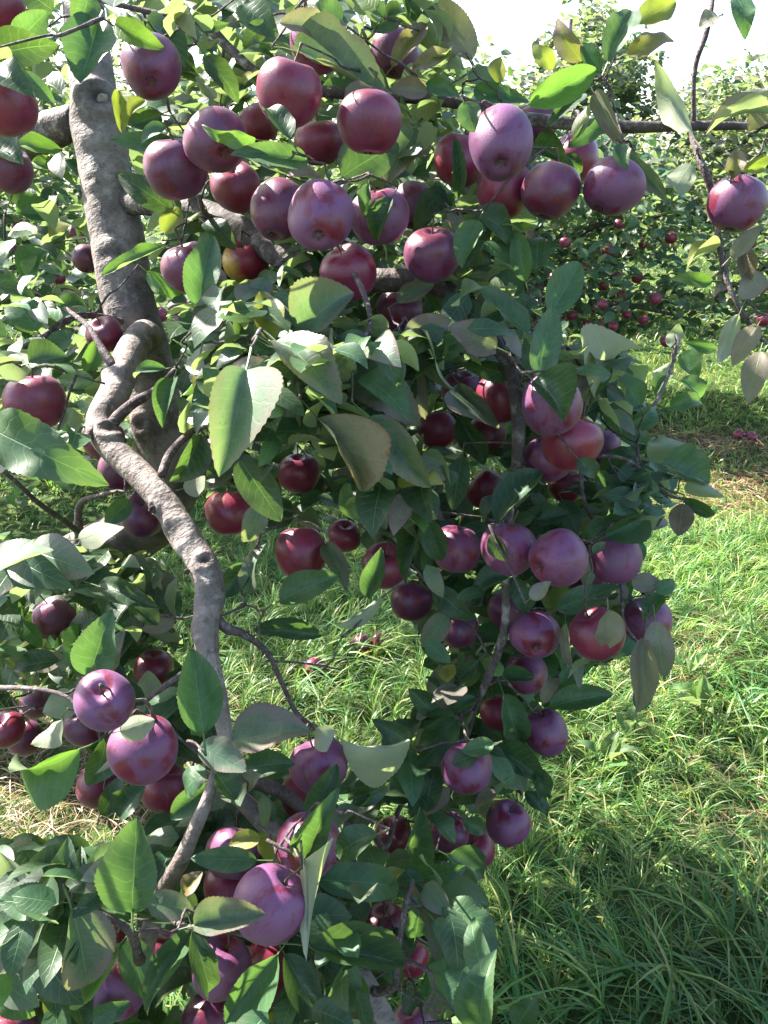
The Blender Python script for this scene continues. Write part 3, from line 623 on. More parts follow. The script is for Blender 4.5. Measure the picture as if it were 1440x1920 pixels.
for V, F, UV in VAR:
    me = mesh_np('leaf', V, F, UV); me.materials.append(M_LEAF); LEAF_ME.append(me)
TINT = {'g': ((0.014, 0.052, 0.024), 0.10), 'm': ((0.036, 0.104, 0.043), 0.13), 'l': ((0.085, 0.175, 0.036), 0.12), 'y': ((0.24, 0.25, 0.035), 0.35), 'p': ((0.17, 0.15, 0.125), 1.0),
        'w': ((0.13, 0.155, 0.085), 0.30), 'r': ((0.17, 0.13, 0.03), 1.3), 's': ((0.088, 0.140, 0.090), 0.75), 'b': ((0.075, 0.030, 0.034), 0.6), 'c': ((0.26, 0.24, 0.17), 0.35), 'e': ((0.19, 0.16, 0.115), 0.6)}  # g has shade put into its green, l has backlight
# leaf base x y, tip x y, width (photo px), kind, then flags: B behind the fruit, R rolled, N near the camera, F farther back
LEAVES = """
-10 110 105 78 70 g N|185 40 150 157 86 m|165 -12 150 62 55 m|-15 140 68 190 46 g|215 45 307 92 46 l|385 105 447 195 44 g|222 170 228 250 34 y F|272 188 242 222 34 y F
302 214 240 236 46 g|332 272 208 262 42 m|480 262 377 243 30 l|577 302 437 285 56 m|545 262 493 188 46 g|322 396 223 330 56 g|310 438 335 387 46 y|305 464 192 520 34 l
374 577 398 440 76 m|380 641 404 532 66 s|502 520 455 612 56 s B|515 641 490 540 56 y|562 631 662 545 82 s|440 656 455 598 50 g B|640 332 745 272 76 m|550 95 725 172 46 s|383 418 442 472 48 g B
276 510 345 562 40 l F|615 66 523 48 46 p|365 46 427 44 28 g|455 8 522 66 56 m|118 282 15 268 26 l F|-10 274 44 306 40 g|60 304 142 346 36 l F
778 242 728 338 88 s|870 192 890 246 50 m|858 372 850 256 28 g|990 196 1120 130 64 l|1087 174 1034 228 30 g|1140 116 1181 27 46 m|1175 101 1267 66 40 r|1195 46 1270 -2 52 y|1090 116 1045 34 46 r|1126 136 1090 80 36 m
1036 131 999 84 40 y|934 157 946 104 36 y|884 112 824 -4 62 e|735 126 796 48 40 r|852 104 768 130 36 r|802 172 733 168 46 p|800 154 862 182 36 m|890 164 987 192 40 m|1294 246 1228 118 48 w|1114 174 1166 272 40 p
1076 257 1106 194 30 c|1137 224 1064 277 40 m|1000 274 1066 309 36 g|1060 290 1093 326 28 g|1160 271 1176 316 30 m|1185 288 1250 380 36 s|1296 304 1254 366 40 w|1442 214 1324 246 46 s|1446 168 1384 189 26 c|1442 194 1404 242 46 e
1372 336 1379 281 36 r|1390 319 1446 309 22 y|1370 482 1426 424 36 e|1391 474 1406 532 38 b|1336 526 1257 524 32 l|1346 475 1289 496 36 y|1430 512 1384 562 40 e|1386 589 1344 682 40 c|1421 609 1375 687 46 e|1426 659 1405 757 52 p
831 354 779 427 50 g|842 393 868 442 34 p|897 414 865 502 46 m|880 400 967 452 36 g|986 527 964 429 46 m|1005 507 1011 436 46 g F|736 371 702 452 46 g|691 344 680 407 26 m|745 567 814 531 42 s|1030 592 1087 494 60 m
990 626 894 539 56 m|1010 707 1037 573 66 m|758 627 846 600 58 p|932 652 841 613 72 p|778 624 851 732 56 s R|995 702 985 634 28 g|1000 714 1059 787 62 g|1114 747 1192 639 46 e R|1114 737 1151 649 42 m|1088 752 1110 684 34 p
972 707 859 679 42 g|860 719 933 807 46 s R|864 779 907 872 52 g|594 784 694 922 56 p R|690 784 809 912 78 s|640 670 787 792 100 s|758 664 797 786 54 p|518 640 641 767 92 s|462 694 413 890 118 s N|525 690 438 712 60 s
530 704 561 812 62 s|514 744 531 832 34 g|432 658 343 742 46 m|326 711 304 800 50 m|311 691 249 706 28 m|377 814 323 907 58 g|441 878 383 897 50 g|448 858 527 977 78 g|491 941 457 1024 50 s|344 916 389 898 44 c
146 1011 232 988 50 c|242 937 198 988 44 m|176 716 109 709 34 l|164 702 181 636 38 l F|-6 660 62 692 56 w|54 681 126 668 46 g|-20 800 174 897 96 m N|-32 768 72 902 66 m N|-32 1052 101 1034 72 m N|109 822 153 764 42 w
184 1099 302 1142 46 g|524 1127 633 1078 66 m|464 1112 491 1021 44 s|462 1058 408 1123 52 g|606 1191 479 1186 38 g|716 1118 627 1172 40 w|689 1120 713 1029 46 m|666 972 648 904 50 l|700 968 736 912 30 l|614 1018 649 1112 42 s
242 1128 297 1172 48 g|327 1164 266 1181 40 p|168 1267 203 1153 78 m|190 1262 228 1188 44 s|381 1374 359 1216 94 m N|434 1387 574 1360 92 s|374 1399 462 1448 60 s|456 1441 550 1429 52 m|389 1449 339 1486 46 m|391 1469 319 1538 52 m
404 1449 442 1499 52 g|151 1404 20 1437 72 l|196 1384 172 1477 60 m|218 1367 188 1447 36 w R|224 1371 290 1349 48 w|146 1309 79 1336 50 w|116 1344 60 1397 46 w|290 1352 275 1256 62 w|248 1710 259 1528 90 m N|114 1682 121 1578 62 m
161 1687 149 1588 42 g|111 1692 -2 1690 64 m|76 1662 -2 1600 62 w|134 1704 167 1852 96 s N|227 1768 131 1887 62 l|240 1760 277 1877 70 m|241 1729 156 1707 46 m|351 1726 256 1706 52 m|366 1738 270 1907 62 m N|361 1744 396 1882 50 g N
364 1736 499 1714 62 s N|481 1613 358 1609 52 m|488 1569 426 1591 38 y|486 1559 521 1627 38 y|574 1610 623 1488 50 m|589 1537 632 1433 62 g|569 1614 581 1777 46 c RZ|591 1650 764 1664 72 m|590 1755 616 1698 36 g|579 1774 760 1806 72 g
521 1789 423 1917 68 m|534 1789 602 1917 68 g|706 1564 628 1602 60 g|652 1500 737 1466 46 g|302 1712 340 1680 30 c|360 1722 344 1658 34 g|345 1675 382 1634 38 r|-10 1848 66 1904 66 m|172 1914 242 1880 42 m|226 1534 262 1468 52 g
192 1528 232 1452 44 g|592 1364 612 1410 48 c|640 1386 772 1402 44 c RZ|816 1339 767 1291 42 g|863 1344 788 1393 52 m|770 1397 699 1348 42 g|893 1309 853 1345 36 m|896 1239 843 1290 36 g|941 1266 903 1233 36 l|941 1276 1003 1267 32 m
944 1301 979 1404 54 m|1030 1326 1149 1299 56 m|1019 1319 1046 1267 30 p|1061 1169 1073 1262 32 e|1079 1227 1086 1293 24 s|1140 1143 1140 1219 56 e|1209 1194 1190 1337 56 e|1229 1164 1247 1267 56 p|1214 1282 1196 1334 40 g|929 1399 1023 1462 52 g
1009 1439 1019 1507 32 g|984 1484 1031 1539 36 g|956 1432 984 1482 40 s|896 1414 846 1432 40 g|926 1394 866 1409 40 m|799 1522 816 1433 54 g|749 1647 789 1517 66 m|774 1651 867 1629 66 m|839 1604 907 1642 58 m|799 1529 852 1582 42 m
869 1540 912 1562 34 m|819 1701 922 1689 62 m|829 1699 937 1752 62 m|814 1724 914 1827 62 m|779 1757 791 1673 48 m|799 1870 826 1753 56 m|804 1902 839 1808 44 p|834 1882 892 1793 66 m|904 1928 921 1788 74 m N|968 1928 1004 1868 48 g
716 1788 762 1826 46 m|772 1850 780 1898 38 g|740 1738 764 1802 40 g|1131 759 1227 852 52 m|1202 861 1118 882 56 m|1116 900 1190 858 44 g|1189 947 1217 884 42 m|1134 1007 1224 958 58 m|1142 984 1093 1002 38 m|934 980 1014 878 62 g
1054 938 1082 1004 42 g|979 977 1067 964 38 g|782 952 718 888 48 g|799 969 829 1057 50 g|786 984 760 1094 50 g|866 857 850 957 52 g|1214 834 1304 846 42 w|1239 869 1329 907 48 m|1289 904 1352 931 30 w|1279 934 1341 973 24 g
1281 944 1272 1005 50 b|1262 652 1271 610 36 w F|1274 664 1312 706 36 m F|1285 644 1346 656 26 m F|1256 680 1219 698 28 w F|1254 704 1226 742 36 m F|1274 714 1322 746 36 m F|1246 764 1318 757 26 m F|969 1084 986 1150 48 g|1043 1141 1162 1099 58 m
1104 1034 1099 1102 40 w|1112 1038 1136 1016 20 s|1184 1091 1242 1094 42 p|1241 1114 1207 1162 42 m|1230 1110 1268 1088 32 m|952 1084 883 1112 46 g|814 1104 887 1163 52 g|837 1149 789 1212 52 s|924 999 951 1052 40 g|994 1122 1034 1090 34 p
908 968 922 924 28 s|1084 860 1116 898 36 g|1380 -6 1402 62 36 m|1346 30 1310 50 34 e|1200 760 1160 700 42 m|1170 800 1230 760 40 m|1140 700 1110 640 40 g F|1180 905 1236 918 40 m|1160 880 1210 925 44 g|1120 930 1060 915 46 g
640 40 588 5 50 m|700 60 745 8 56 m|655 100 612 70 40 s|780 40 752 -20 50 g|705 20 660 -20 46 l|500 40 455 90 40 g|330 100 372 150 44 g B|560 20 520 -30 50 m|270 70 230 20 44 m|420 200 470 150 46 g B
100 20 40 -20 60 g|30 80 90 20 60 m|70 620 20 560 60 m F|40 520 100 470 60 m F|120 470 60 430 56 g F|30 400 110 400 50 m F|1000 560 960 600 44 m B|900 600 850 560 50 g B|600 640 560 600 60 s B|700 700 640 640 70 s B
"""
CTRL = np.array([(100,80,1.1),(60,850,0.62),(30,1030,0.66),(80,680,1.0),(600,700,0.80),(450,780,0.72),(450,560,0.92),(700,620,0.9),(300,720,1.14),(350,850,1.1),(480,920,1.0),(120,990,1.15),(200,1120,1.1),(180,1200,1.0),
    (380,1300,0.88),(430,1400,0.90),(120,1400,0.95),(250,1600,0.78),(100,1700,0.80),(180,1780,0.78),(350,1800,0.78),(430,1600,0.86),(660,1690,0.88),(680,1800,0.90),(500,1880,0.88),(640,1500,1.05),(700,1390,1.12),(600,1200,1.15),(560,1100,1.08),
    (680,1120,1.08),(830,1350,1.28),(800,1600,1.0),(850,1750,0.95),(920,1860,0.85),(1000,1480,1.32),(1090,1310,1.3),(1220,1230,1.12),(1050,1130,1.14),(1200,960,1.16),(1280,880,1.22),(1170,700,1.12),(1280,690,1.58),(1380,640,1.05),(1400,240,1.05),
    (1250,180,1.08),(1200,60,1.05),(1050,80,1.08),(1050,160,1.05),(850,60,1.08),(780,130,1.05),(1150,250,1.05),(1030,640,1.0),(980,470,1.1),(850,630,0.95),(750,850,0.86),(650,850,0.84),(900,900,1.15),(800,1000,1.08),(650,950,1.05),(930,1080,1.18),(300,500,1.1)])
def field(x, y):
    C = np.concatenate([CTRL, APX[:, [0, 1, 3]]]); w = np.concatenate([np.full(len(CTRL), 1.6), np.full(len(APX), 0.6)])
    q = w/(((C[:, 0]-x)**2+(C[:, 1]-y)**2)+30**2)**1.6
    return float((q*C[:, 2]).sum()/q.sum())
GD = np.array(GUARD)
def frame_from(Y, N):
    Y = unit(Y); N = unit(N - Y*(N@Y)); X = np.cross(Y, N); return X, Y, N
HERO = []; pet_ends = []
rows = [l for blk in LEAVES.strip().split('\n') for l in blk.split('|') if l.strip()]
GRIDT = np.array([(0, 0.02), (0, 0.25), (0, 0.5), (0, 0.75), (0, 0.98), (-0.42, 0.3), (0.42, 0.3), (-0.42, 0.55), (0.42, 0.55), (-0.25, 0.8), (0.25, 0.8), (-0.2, 0.4), (0.2, 0.4)])
for li, l in enumerate(rows):
    q = l.split(); bx, by, tx, ty, w = map(float, q[:5]); kind = q[5]; fl = q[6] if len(q) > 6 else ''
    r_ = np.random.default_rng(4000+li); cx, cy = (bx+tx)/2, (by+ty)/2
    dep = field(cx, cy)
    if 'F' in fl: dep *= 1.25
    if 'N' in fl: dep -= 0.03
    if 'Z' in fl: dep -= 0.10
    if 'B' in fl: dep += 0.10
    else:
        pts = np.array([(bx+(tx-bx)*s, by+(ty-by)*s) for s in (0.25, 0.5, 0.75, 0.95)])
        near = ((pts[:, None, 0]-APX[None, :, 0])**2+(pts[:, None, 1]-APX[None, :, 1])**2 < (0.93*APX[None, :, 2])**2).any(0)
        if near.any(): dep = min(dep, (APX[near, 3]-AR[near]*1.02).min()-0.006)
    Ln = math.hypot(tx-bx, ty-by)
    tilt = r_.uniform(-0.35, 0.35)
    for it in range(40):
        dz = tilt*Ln*dep/FPX
        B, T_ = at(bx, by, dep-dz*0.5), at(tx, ty, dep+dz*0.5)
        c = (B+T_)/2; tc_ = unit(CO-c)
        N = unit(tc_*1.0 + np.array([0, 0, 0.30]) + r_.normal(0, 0.27, 3)*(it == 0) + (0 if it == 0 else rn))
        if it == 0: rn = N - unit(tc_*1.0 + np.array([0, 0, 0.30]))
        X, Y, Nn = frame_from(T_-B, N)
        Wd = 0.88*w*dep/FPX/max(0.62, abs(Nn@tc_)); Lr = np.linalg.norm(T_-B)
        G = B + GRIDT[:, :1]*Wd*X + GRIDT[:, 1:]*Lr*Y + 0.006*Nn
        pen = (np.linalg.norm(G[:, None]-AC[None], axis=2) < AR[None]+0.004).any()
        if not pen: break
        dep = dep*1.010 if 'B' in fl else dep*0.990
    if kind in 'wc' : X, Nn = -X, -Nn
    var = int(26+r_.integers(4)) if 'R' in fl else int(r_.integers(26))
    o = obj('leaf', LEAF_ME[var], parent=tree)
    s = Lr
    Mw = Matrix(((X[0]*Wd, Y[0]*Lr, Nn[0]*s, B[0]), (X[1]*Wd, Y[1]*Lr, Nn[1]*s, B[1]), (X[2]*Wd, Y[2]*Lr, Nn[2]*s, B[2]), (0, 0, 0, 1)))
    o.matrix_basis = Matrix.Translation(Vector(-tree_base)) @ Mw
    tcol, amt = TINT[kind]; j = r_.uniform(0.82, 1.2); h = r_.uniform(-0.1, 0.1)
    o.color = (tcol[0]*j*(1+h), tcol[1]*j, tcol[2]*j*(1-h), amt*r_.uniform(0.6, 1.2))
    pe = B + PET[1]*Lr*Y + PET[2]*s*Nn
    HERO.append((B, T_, Wd, dep)); pet_ends.append(pe)

# ------------------------------------------------------------------ fine twigs: every leaf stalk and fruit stalk is carried back to the nearest wood
SP = [np.asarray(p) for p, r in SAMP]; NPAR = [-1]*len(SP)
targets = [np.asarray(p) for p in pet_ends] + [np.asarray(p) for p in stem_tips]
left = list(range(len(targets))); paths = []
arr = np.array(SP); TG = np.array(targets)
best = np.array([np.linalg.norm(arr-t, axis=1).min() for t in TG])
def clear_of_fruit(P, own):
    d = np.linalg.norm(P[:, None]-AC[None], axis=2) - AR[None]*1.0 - 0.002
    if own is not None: d[:, own] = np.where(np.arange(len(P))[:, None][:, 0] > len(P)*0.5, 1.0, d[:, own])
    return d.min()
while left:
    k = left[int(np.argmin(best[left]))]; left.remove(k); t = TG[k]
    dd = np.linalg.norm(arr-t, axis=1); order = np.argsort(dd)[:14]
    own = k-len(pet_ends) if k >= len(pet_ends) else None
    bestP, bs = None, -9
    for oi_ in order:
        a = arr[oi_]; L = dd[oi_]
        for s in (0.0, 1.0):
            r_ = np.random.default_rng(k*31+int(oi_) % 97)
            mid = (a+t)/2 + r_.normal(0, 0.10, 3)*L*s + np.array([0, 0.06*L, -0.05*L*s])
            Pp = spline([a, a*0.65+t*0.35+r_.normal(0, 0.05, 3)*L, mid, t], 4)
            sc_ = min(clear_of_fruit(Pp, own), 0.0)*20 - L*0.6
            if sc_ > bs: bs, bestP = sc_, Pp
    paths.append(bestP)
    newp = bestP[2:]
    if len(left):
        arr = np.concatenate([arr, newp])
        nb = np.linalg.norm(TG[left][:, None]-newp[None], axis=2).min(1); best[left] = np.minimum(best[left], nb)
mb = MB()
for P in paths:
    L = np.linalg.norm(np.diff(P, axis=0), axis=1).sum(); r0 = min(0.0012+0.010*L, 0.0030)
    n = len(P); rad = np.linspace(r0, 0.0011, n)*(1+0.15*np.sin(np.arange(n)*2.1)); rad[-1] *= 1.5
    V, F, U = tube(P, rad, 6); mb.add(V, F, U)
tchild('fine_twigs', mb.mesh('fine_twigs'), M_TWIG, 'stuff')

# ------------------------------------------------------------------ loose foliage of the near tree (behind and above the leaves one can pick out)
LOW = [leaf_geo(7, 1, fold=r_[0], arch=r_[1], twist=r_[2], wave=0.02, ph=r_[3], curl=0, serr=0, petiole=False, tipdrop=0.15) for r_ in
       [(0.1, 0.08, 0.3, 0), (0.35, 0.04, -0.4, 1), (0.55, 0.1, 0.2, 2), (0.2, 0.0, 0.6, 3), (0.4, 0.12, -0.2, 4), (0.02, 0.05, -0.6, 5)]]
TINY = [leaf_geo(4, 1, fold=f, arch=a, twist=t, wave=0.0, serr=0, petiole=False) for f, a, t in ((0.2, 0.06, 0.3), (0.5, 0.1, -0.3), (0.05, 0.02, 0.5), (0.35, 0.12, 0.0))]
def scatter(mb, P, Y, N, L, W, C, lib, r_):
    """adds many leaves at once; P base points, Y along, N up, all (n,3)"""
    Y = Y/np.linalg.norm(Y, axis=1)[:, None]; N = N - Y*(N*Y).sum(1)[:, None]; N /= np.linalg.norm(N, axis=1)[:, None]+1e-9; X = np.cross(Y, N)
    v = r_.integers(len(lib), size=len(P))
    for k, (V, F, UV) in enumerate(lib):
        s = v == k; n = int(s.sum())
        if not n: continue
        Q = P[s][:, None] + V[None, :, :1]*(X[s]*W[s, None])[:, None] + V[None, :, 1:2]*(Y[s]*L[s, None])[:, None] + V[None, :, 2:]*(N[s]*L[s, None])[:, None]
        nv = len(V); Fk = (F[None]+np.arange(n)[:, None, None]*nv).reshape(-1, 4)
        mb.add(Q.reshape(-1, 3), Fk, np.tile(UV, (n, 1)), np.repeat(C[s], nv, 0))
def inside(px, py, poly):
    poly = np.asarray(poly, float); x0, y0 = poly[:, 0], poly[:, 1]; x1, y1 = np.roll(x0, -1), np.roll(y0, -1)
    c = np.zeros(len(px), int)
    for a, b, c_, d in zip(x0, y0, x1, y1):
        cond = ((b > py) != (d > py)); xi = (c_-a)*(py-b)/((d-b) if d != b else 1e-9)+a; c += (cond & (px < xi))
    return c % 2 == 1
def leaf_dirs(n, r_, droop=0.25):
    az = r_.uniform(0, 2*math.pi, n); Y = np.stack([np.cos(az), np.sin(az), r_.normal(-droop, 0.45, n)], 1)
    N = np.stack([r_.normal(0, 0.5, n), r_.normal(-0.25, 0.5, n), np.full(n, 1.0)], 1); return Y, N
def tints(n, r_, mix, jit=0.22):
    ks = list(mix); p = np.array([mix[k] for k in ks], float); p /= p.sum(); idx = r_.choice(len(ks), size=n, p=p)
    base = np.array([TINT[k][0] for k in ks])[idx]; amt = np.array([TINT[k][1] for k in ks])[idx]
    j = r_.uniform(1-jit, 1+jit, n)[:, None]; hue = r_.uniform(-0.12, 0.12, n)
    base = base*j*np.stack([1+hue, np.ones(n), 1-hue], 1)
    return np.concatenate([base, (amt*r_.uniform(0.4, 1.2, n))[:, None]], 1)
def keep_clear(P, Y, L, W, margin=1.0):
    """False where a leaf would run into an apple or hang in front of one, or in front of the trunk and crooked branch"""
    ok = np.ones(len(P), bool)
    Yn = Y/np.linalg.norm(Y, axis=1)[:, None]
    for s in (0.0, 0.35, 0.65, 1.0):
        Q = P+Yn*(L*s)[:, None]; x, y, d = proj(Q)
        dist = np.linalg.norm(Q[:, None]-AC[None], axis=2); ok &= (dist > AR[None]+0.022).all(1)
        infront = ((x[:, None]-APX[None, :, 0])**2+(y[:, None]-APX[None, :, 1])**2 < (APX[None, :, 2]*0.92+FPX*0.012/np.maximum(d, 0.2)[:, None])**2) & (d[:, None] < APX[None, :, 3])
        ok &= ~infront.any(1)
        g_ = ((x[:, None]-GD[None, :, 0])**2+(y[:, None]-GD[None, :, 1])**2 < (GD[None, :, 2]*0.85+FPX*0.010/np.maximum(d, 0.2)[:, None])**2) & (d[:, None] < GD[None, :, 3]+0.04)
        ok &= ~g_.any(1)
        ok &= d > 0.45
    return ok
MASS = [(0,0),(880,0),(900,120),(1000,200),(1010,430),(960,560),(1010,640),(1190,660),(1220,800),(1290,900),(1220,1000),(1180,1100),(1220,1190),(1150,1250),(1040,1320),(1000,1480),(900,1620),(930,1920),(0,1920),(0,1580),
        (230,1590),(340,1510),(540,1430),(700,1470),(800,1310),(770,1130),(660,1040),(500,985),(420,990),(330,880),(120,900),(0,890)]
LOWL = [(0,1000),(120,1020),(330,1050),(350,1250),(420,1400),(330,1490),(150,1400),(0,1290)]
r_ = np.random.default_rng(21)
SHAFT = [(508,1660,.9),(480,1680,.9),(1365,365,1.06),(1345,390,1.06),(790,460,1.08),(775,480,1.08),(325,490,1.08),(318,510,1.08),(290,310,.98),(300,340,.98),(985,1175,1.2),(1000,1165,1.2),(430,1580,1.08),(140,140,1.6),(150,200,1.6),(155,260,1.6),(160,320,1.58),(168,380,1.58),
    (178,440,1.57),(190,500,1.57),(200,560,1.57),(250,700,1.57),(258,790,1.57),(250,625,1.4),(225,660,1.33),(200,730,1.25),(180,790,1.2),(220,860,1.16),(270,905,1.14),(300,950,1.11),(1030,150,1.05),(1070,140,1.05),(90,1410,.95),(120,1415,.95),(250,1355,.9),
    (110,1320,.97),(185,1300,.83),(40,1630,.8),(1160,1045,1.2),(1080,800,1.0),(940,720,1.3),(600,580,.92),(620,590,.92),(160,1000,1.15),(210,995,1.15),(1140,1180,1.1),(1210,1240,1.1),(640,1150,1.08),(700,1050,1.2),(365,1590,.95),(330,1620,.98),(590,1690,.9),(420,1720,.85),(1050,1190,1.1),(680,210,.97),(660,940,1.05)]
SH_P = np.array([at(*q) for q in SHAFT]); SH_D = np.array(TO_SUN)
def sunlit_gaps(P, Y, L):
    C = P + Y/np.linalg.norm(Y, axis=1)[:, None]*(L*0.5)[:, None]
    q = C[:, None]-SH_P[None]; t = q@SH_D; dist = np.linalg.norm(q-t[..., None]*SH_D, axis=2)
    return ~((t > 0.0) & (dist < 0.05)).any(1)
mb = MB(); n_kept = 0
for poly, n, lo, hi, mix in ((MASS, 13000, 0.03, 0.62, dict(g=6, m=5, s=1.2, l=0.6, p=0.4, y=0.15)), (LOWL, 1900, 0.04, 0.6, dict(g=6, m=3, s=1, p=0.6)), (MASS, 2600, -0.05, 0.03, dict(g=4, m=5, s=3, l=0.8, p=0.7, y=0.3))):
    poly_a = np.array(poly); x = r_.uniform(poly_a[:, 0].min()-40, poly_a[:, 0].max()+20, n); y = r_.uniform(poly_a[:, 1].min()-20, poly_a[:, 1].max()+60, n)
    ok = inside(np.clip(x, 1, 1439), np.clip(y, 1, 1919), poly); ok &= (r_.uniform(0, 1, n) < np.where((x < 330) & (y < 700), 0.38, np.where(y < 330, 0.6, 1.0))); x, y = x[ok], y[ok]
    D0 = np.array([field(a, b) for a, b in zip(x, y)]); d = D0 + r_.uniform(lo, hi, len(x)); d = np.where(d < 0.7, d+0.2, d)
    P = at_n(x, y, d); Y, N = leaf_dirs(len(P), r_); L = r_.uniform(0.055, 0.088, len(P))*(0.78 if lo < 0 else 1.0); W = L*r_.uniform(0.46, 0.62, len(P))
    k = keep_clear(P, Y, L, W) & (P[:, 2] > 0.25) & sunlit_gaps(P, Y, L)
    x2, y2, _ = proj(P+Y/np.linalg.norm(Y, axis=1)[:, None]*L[:, None])
    k &= inside(np.clip(x2, 1, 1439), np.clip(y2, 1, 1919), poly)
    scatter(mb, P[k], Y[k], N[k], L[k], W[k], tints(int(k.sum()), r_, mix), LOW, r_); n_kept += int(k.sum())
# crown above and to the left of the picture, in clumps with gaps for the sun
def clumps(n_c, per, lo, hi, spread, seed, mix, hide=True):
    r_ = np.random.default_rng(seed); c = r_.uniform(lo, hi, (n_c, 3)); P = (c[:, None]+r_.normal(0, spread, (n_c, per, 3))).reshape(-1, 3)
    Y, N = leaf_dirs(len(P), r_); L = r_.uniform(0.055, 0.09, len(P)); W = L*r_.uniform(0.5, 0.66, len(P))
    k = keep_clear(P, Y, L, W) & sunlit_gaps(P, Y, L); x, y, d = proj(P); inframe = (x > -60) & (x < 1500) & (y > -40) & (y < 1960) & (d > 0)
    if hide: k &= ~inframe
    scatter(mb, P[k], Y[k], N[k], L[k], W[k], tints(int(k.sum()), r_, mix), LOW, r_)
clumps(20, 26, (-2.3, 1.0, 2.0), (0.75, 3.3, 3.3), 0.13, 31, dict(g=4, m=4, l=1, s=1))
clumps(7, 26, (-2.6, 0.9, 0.5), (-1.0, 2.6, 2.2), 0.13, 32, dict(g=4, m=4, l=1, s=1))
clumps(2, 26, (-0.3, 0.4, 1.9), (1.2, 1.2, 2.5), 0.12, 33, dict(g=4, m=4, l=1, s=1))
clumps(30, 26, (-2.5, 2.3, 1.45), (-0.75, 3.9, 2.5), 0.14, 34, dict(g=3, m=5, l=2, s=1), False)
tchild('foliage', mb.mesh('foliage'), M_FOL, 'stuff')

# ------------------------------------------------------------------ the trees of the next rows
def row_tree(name, label, x, y, h, rad, seed, nclump, per, lsize, mix, zlow=0.5, lib=TINY, group=None, squash=1.0):
    r_ = np.random.default_rng(seed); root = empty(name, (x, y, 0)); tag(root, label, 'tree', group)
    lean = r_.normal(0, 0.06, 2); top = np.array([lean[0], lean[1], h*0.62])
    Pt = spline([[0, 0, -0.05], [lean[0]*0.2, lean[1]*0.2, h*0.2], [lean[0]*0.8, lean[1]*0.5, h*0.42], top, [lean[0]*1.4, lean[1], h*0.9]], 5)
    V, F, U = tube(Pt, np.linspace(0.075, 0.018, len(Pt))*(1+0.1*np.sin(np.arange(len(Pt)))), 9)
    obj('trunk', mesh_np('trunk', V, F, U, np.zeros((len(V), 4))), M_BARK, root)
    cl = []
    nb = 9
    for b in range(nb):
        a = b*2.4+r_.uniform(-0.3, 0.3); z0 = h*(0.26+0.5*b/nb); e = rad*r_.uniform(0.75, 1.0)*(1.0 if b < 5 else 0.75)
        z1 = max(zlow, z0+r_.uniform(-0.35, 0.25)*h*0.5) if b < 5 else z0+r_.uniform(0.1, 0.3)*h
        Pb = spline([[lean[0]*z0/h, lean[1]*z0/h, z0], [math.cos(a)*e*0.45, math.sin(a)*e*0.45*squash, z0+0.12*h], [math.cos(a)*e, math.sin(a)*e*squash, z1]], 6)
        V, F, U = tube(Pb, np.linspace(0.034, 0.007, len(Pb)), 6); obj('branch', mesh_np('branch', V, F, U, np.zeros((len(V), 4))), M_TWIG, root)
        cl += [Pb[i]+r_.normal(0, 0.10, 3) for i in range(4, len(Pb))]
    n_extra = max(0, nclump-len(cl)); u = r_.normal(0, 1, (n_extra, 3)); u /= np.linalg.norm(u, axis=1)[:, None]
    rr = r_.uniform(0.45, 1.02, n_extra)**0.6
    zc, zr = (h+zlow)/2, (h-zlow)/2
    E_ = u*rr[:, None]*np.array([rad, rad*squash, zr])+np.array([0, 0, zc]); C_ = np.concatenate([np.array(cl), E_])
    mb = MB(); n = len(C_)
    P = (C_[:, None]+r_.normal(0, 0.085*max(rad, 0.8), (n, per, 3))).reshape(-1, 3); P = P[P[:, 2] > zlow*0.75]
    Y, N = leaf_dirs(len(P), r_); L = lsize*r_.uniform(0.75, 1.25, len(P)); W = L*r_.uniform(0.5, 0.68, len(P))
    scatter(mb, P, Y, N, L, W, tints(len(P), r_, mix), lib, r_)
    obj('crown', mb.mesh('crown'), M_FOL, root); return root, C_+np.array([x, y, 0])
GR = 'apple trees of the next rows'
MX = dict(m=5, g=3, s=2, l=1.2); MXP = dict(s=3, m=2, w=4, l=1.5, c=2, e=1)  # far crowns: paler leaf tints stand in for sun glare and overexposure
rt = row_tree('apple_tree', 'dark leafy apple tree with small red apples across the grass, left of the open alley', 1.0, 5.3, 1.72, 1.0, 41, 150, 34, 0.078, dict(g=5, m=5, s=1), 0.55, group=GR)
row_tree('apple_tree', 'apple tree at the right edge behind the lone purple apple', 3.05, 5.0, 1.75, 1.15, 42, 140, 34, 0.078, dict(g=3, m=5, s=2, e=0.6), 0.5, group=GR)
row_tree('apple_tree', 'leafy apple tree behind the trunk at the left edge', -2.35, 4.3, 2.3, 1.3, 43, 150, 34, 0.078, MX, 0.7, group=GR)
row_tree('apple_tree', 'apple tree seen through leaves right of the trunk', -0.85, 5.6, 2.3, 1.1, 44, 120, 30, 0.078, MX, 0.6, group=GR)
row_tree('apple_tree', 'tall pale apple tree against the bright sky, its spire above the bare branch', 2.3, 10.2, 3.0, 0.8, 45, 170, 30, 0.10, MXP, 0.8, group=GR)
row_tree('apple_tree', 'pale rounded apple tree far off at the right edge below the sky', 5.0, 10.4, 2.5, 1.7, 46, 200, 30, 0.10, MXP, 0.7, group=GR)
row_tree('apple_tree', 'pale apple tree in the far row above the upper cluster of apples', 3.6, 8.8, 2.35, 1.25, 47, 160, 30, 0.09, MXP, 0.6, group=GR)
row_tree('apple_tree', 'far apple tree closing the view behind the upper centre', 0.2, 9.2, 2.75, 1.5, 48, 130, 26, 0.10, MXP, 0.7, group=GR)
row_tree('apple_tree', 'far apple tree glimpsed left of the trunk', -3.4, 8.6, 2.8, 1.7, 49, 140, 26, 0.10, MXP, 0.7, group=GR)
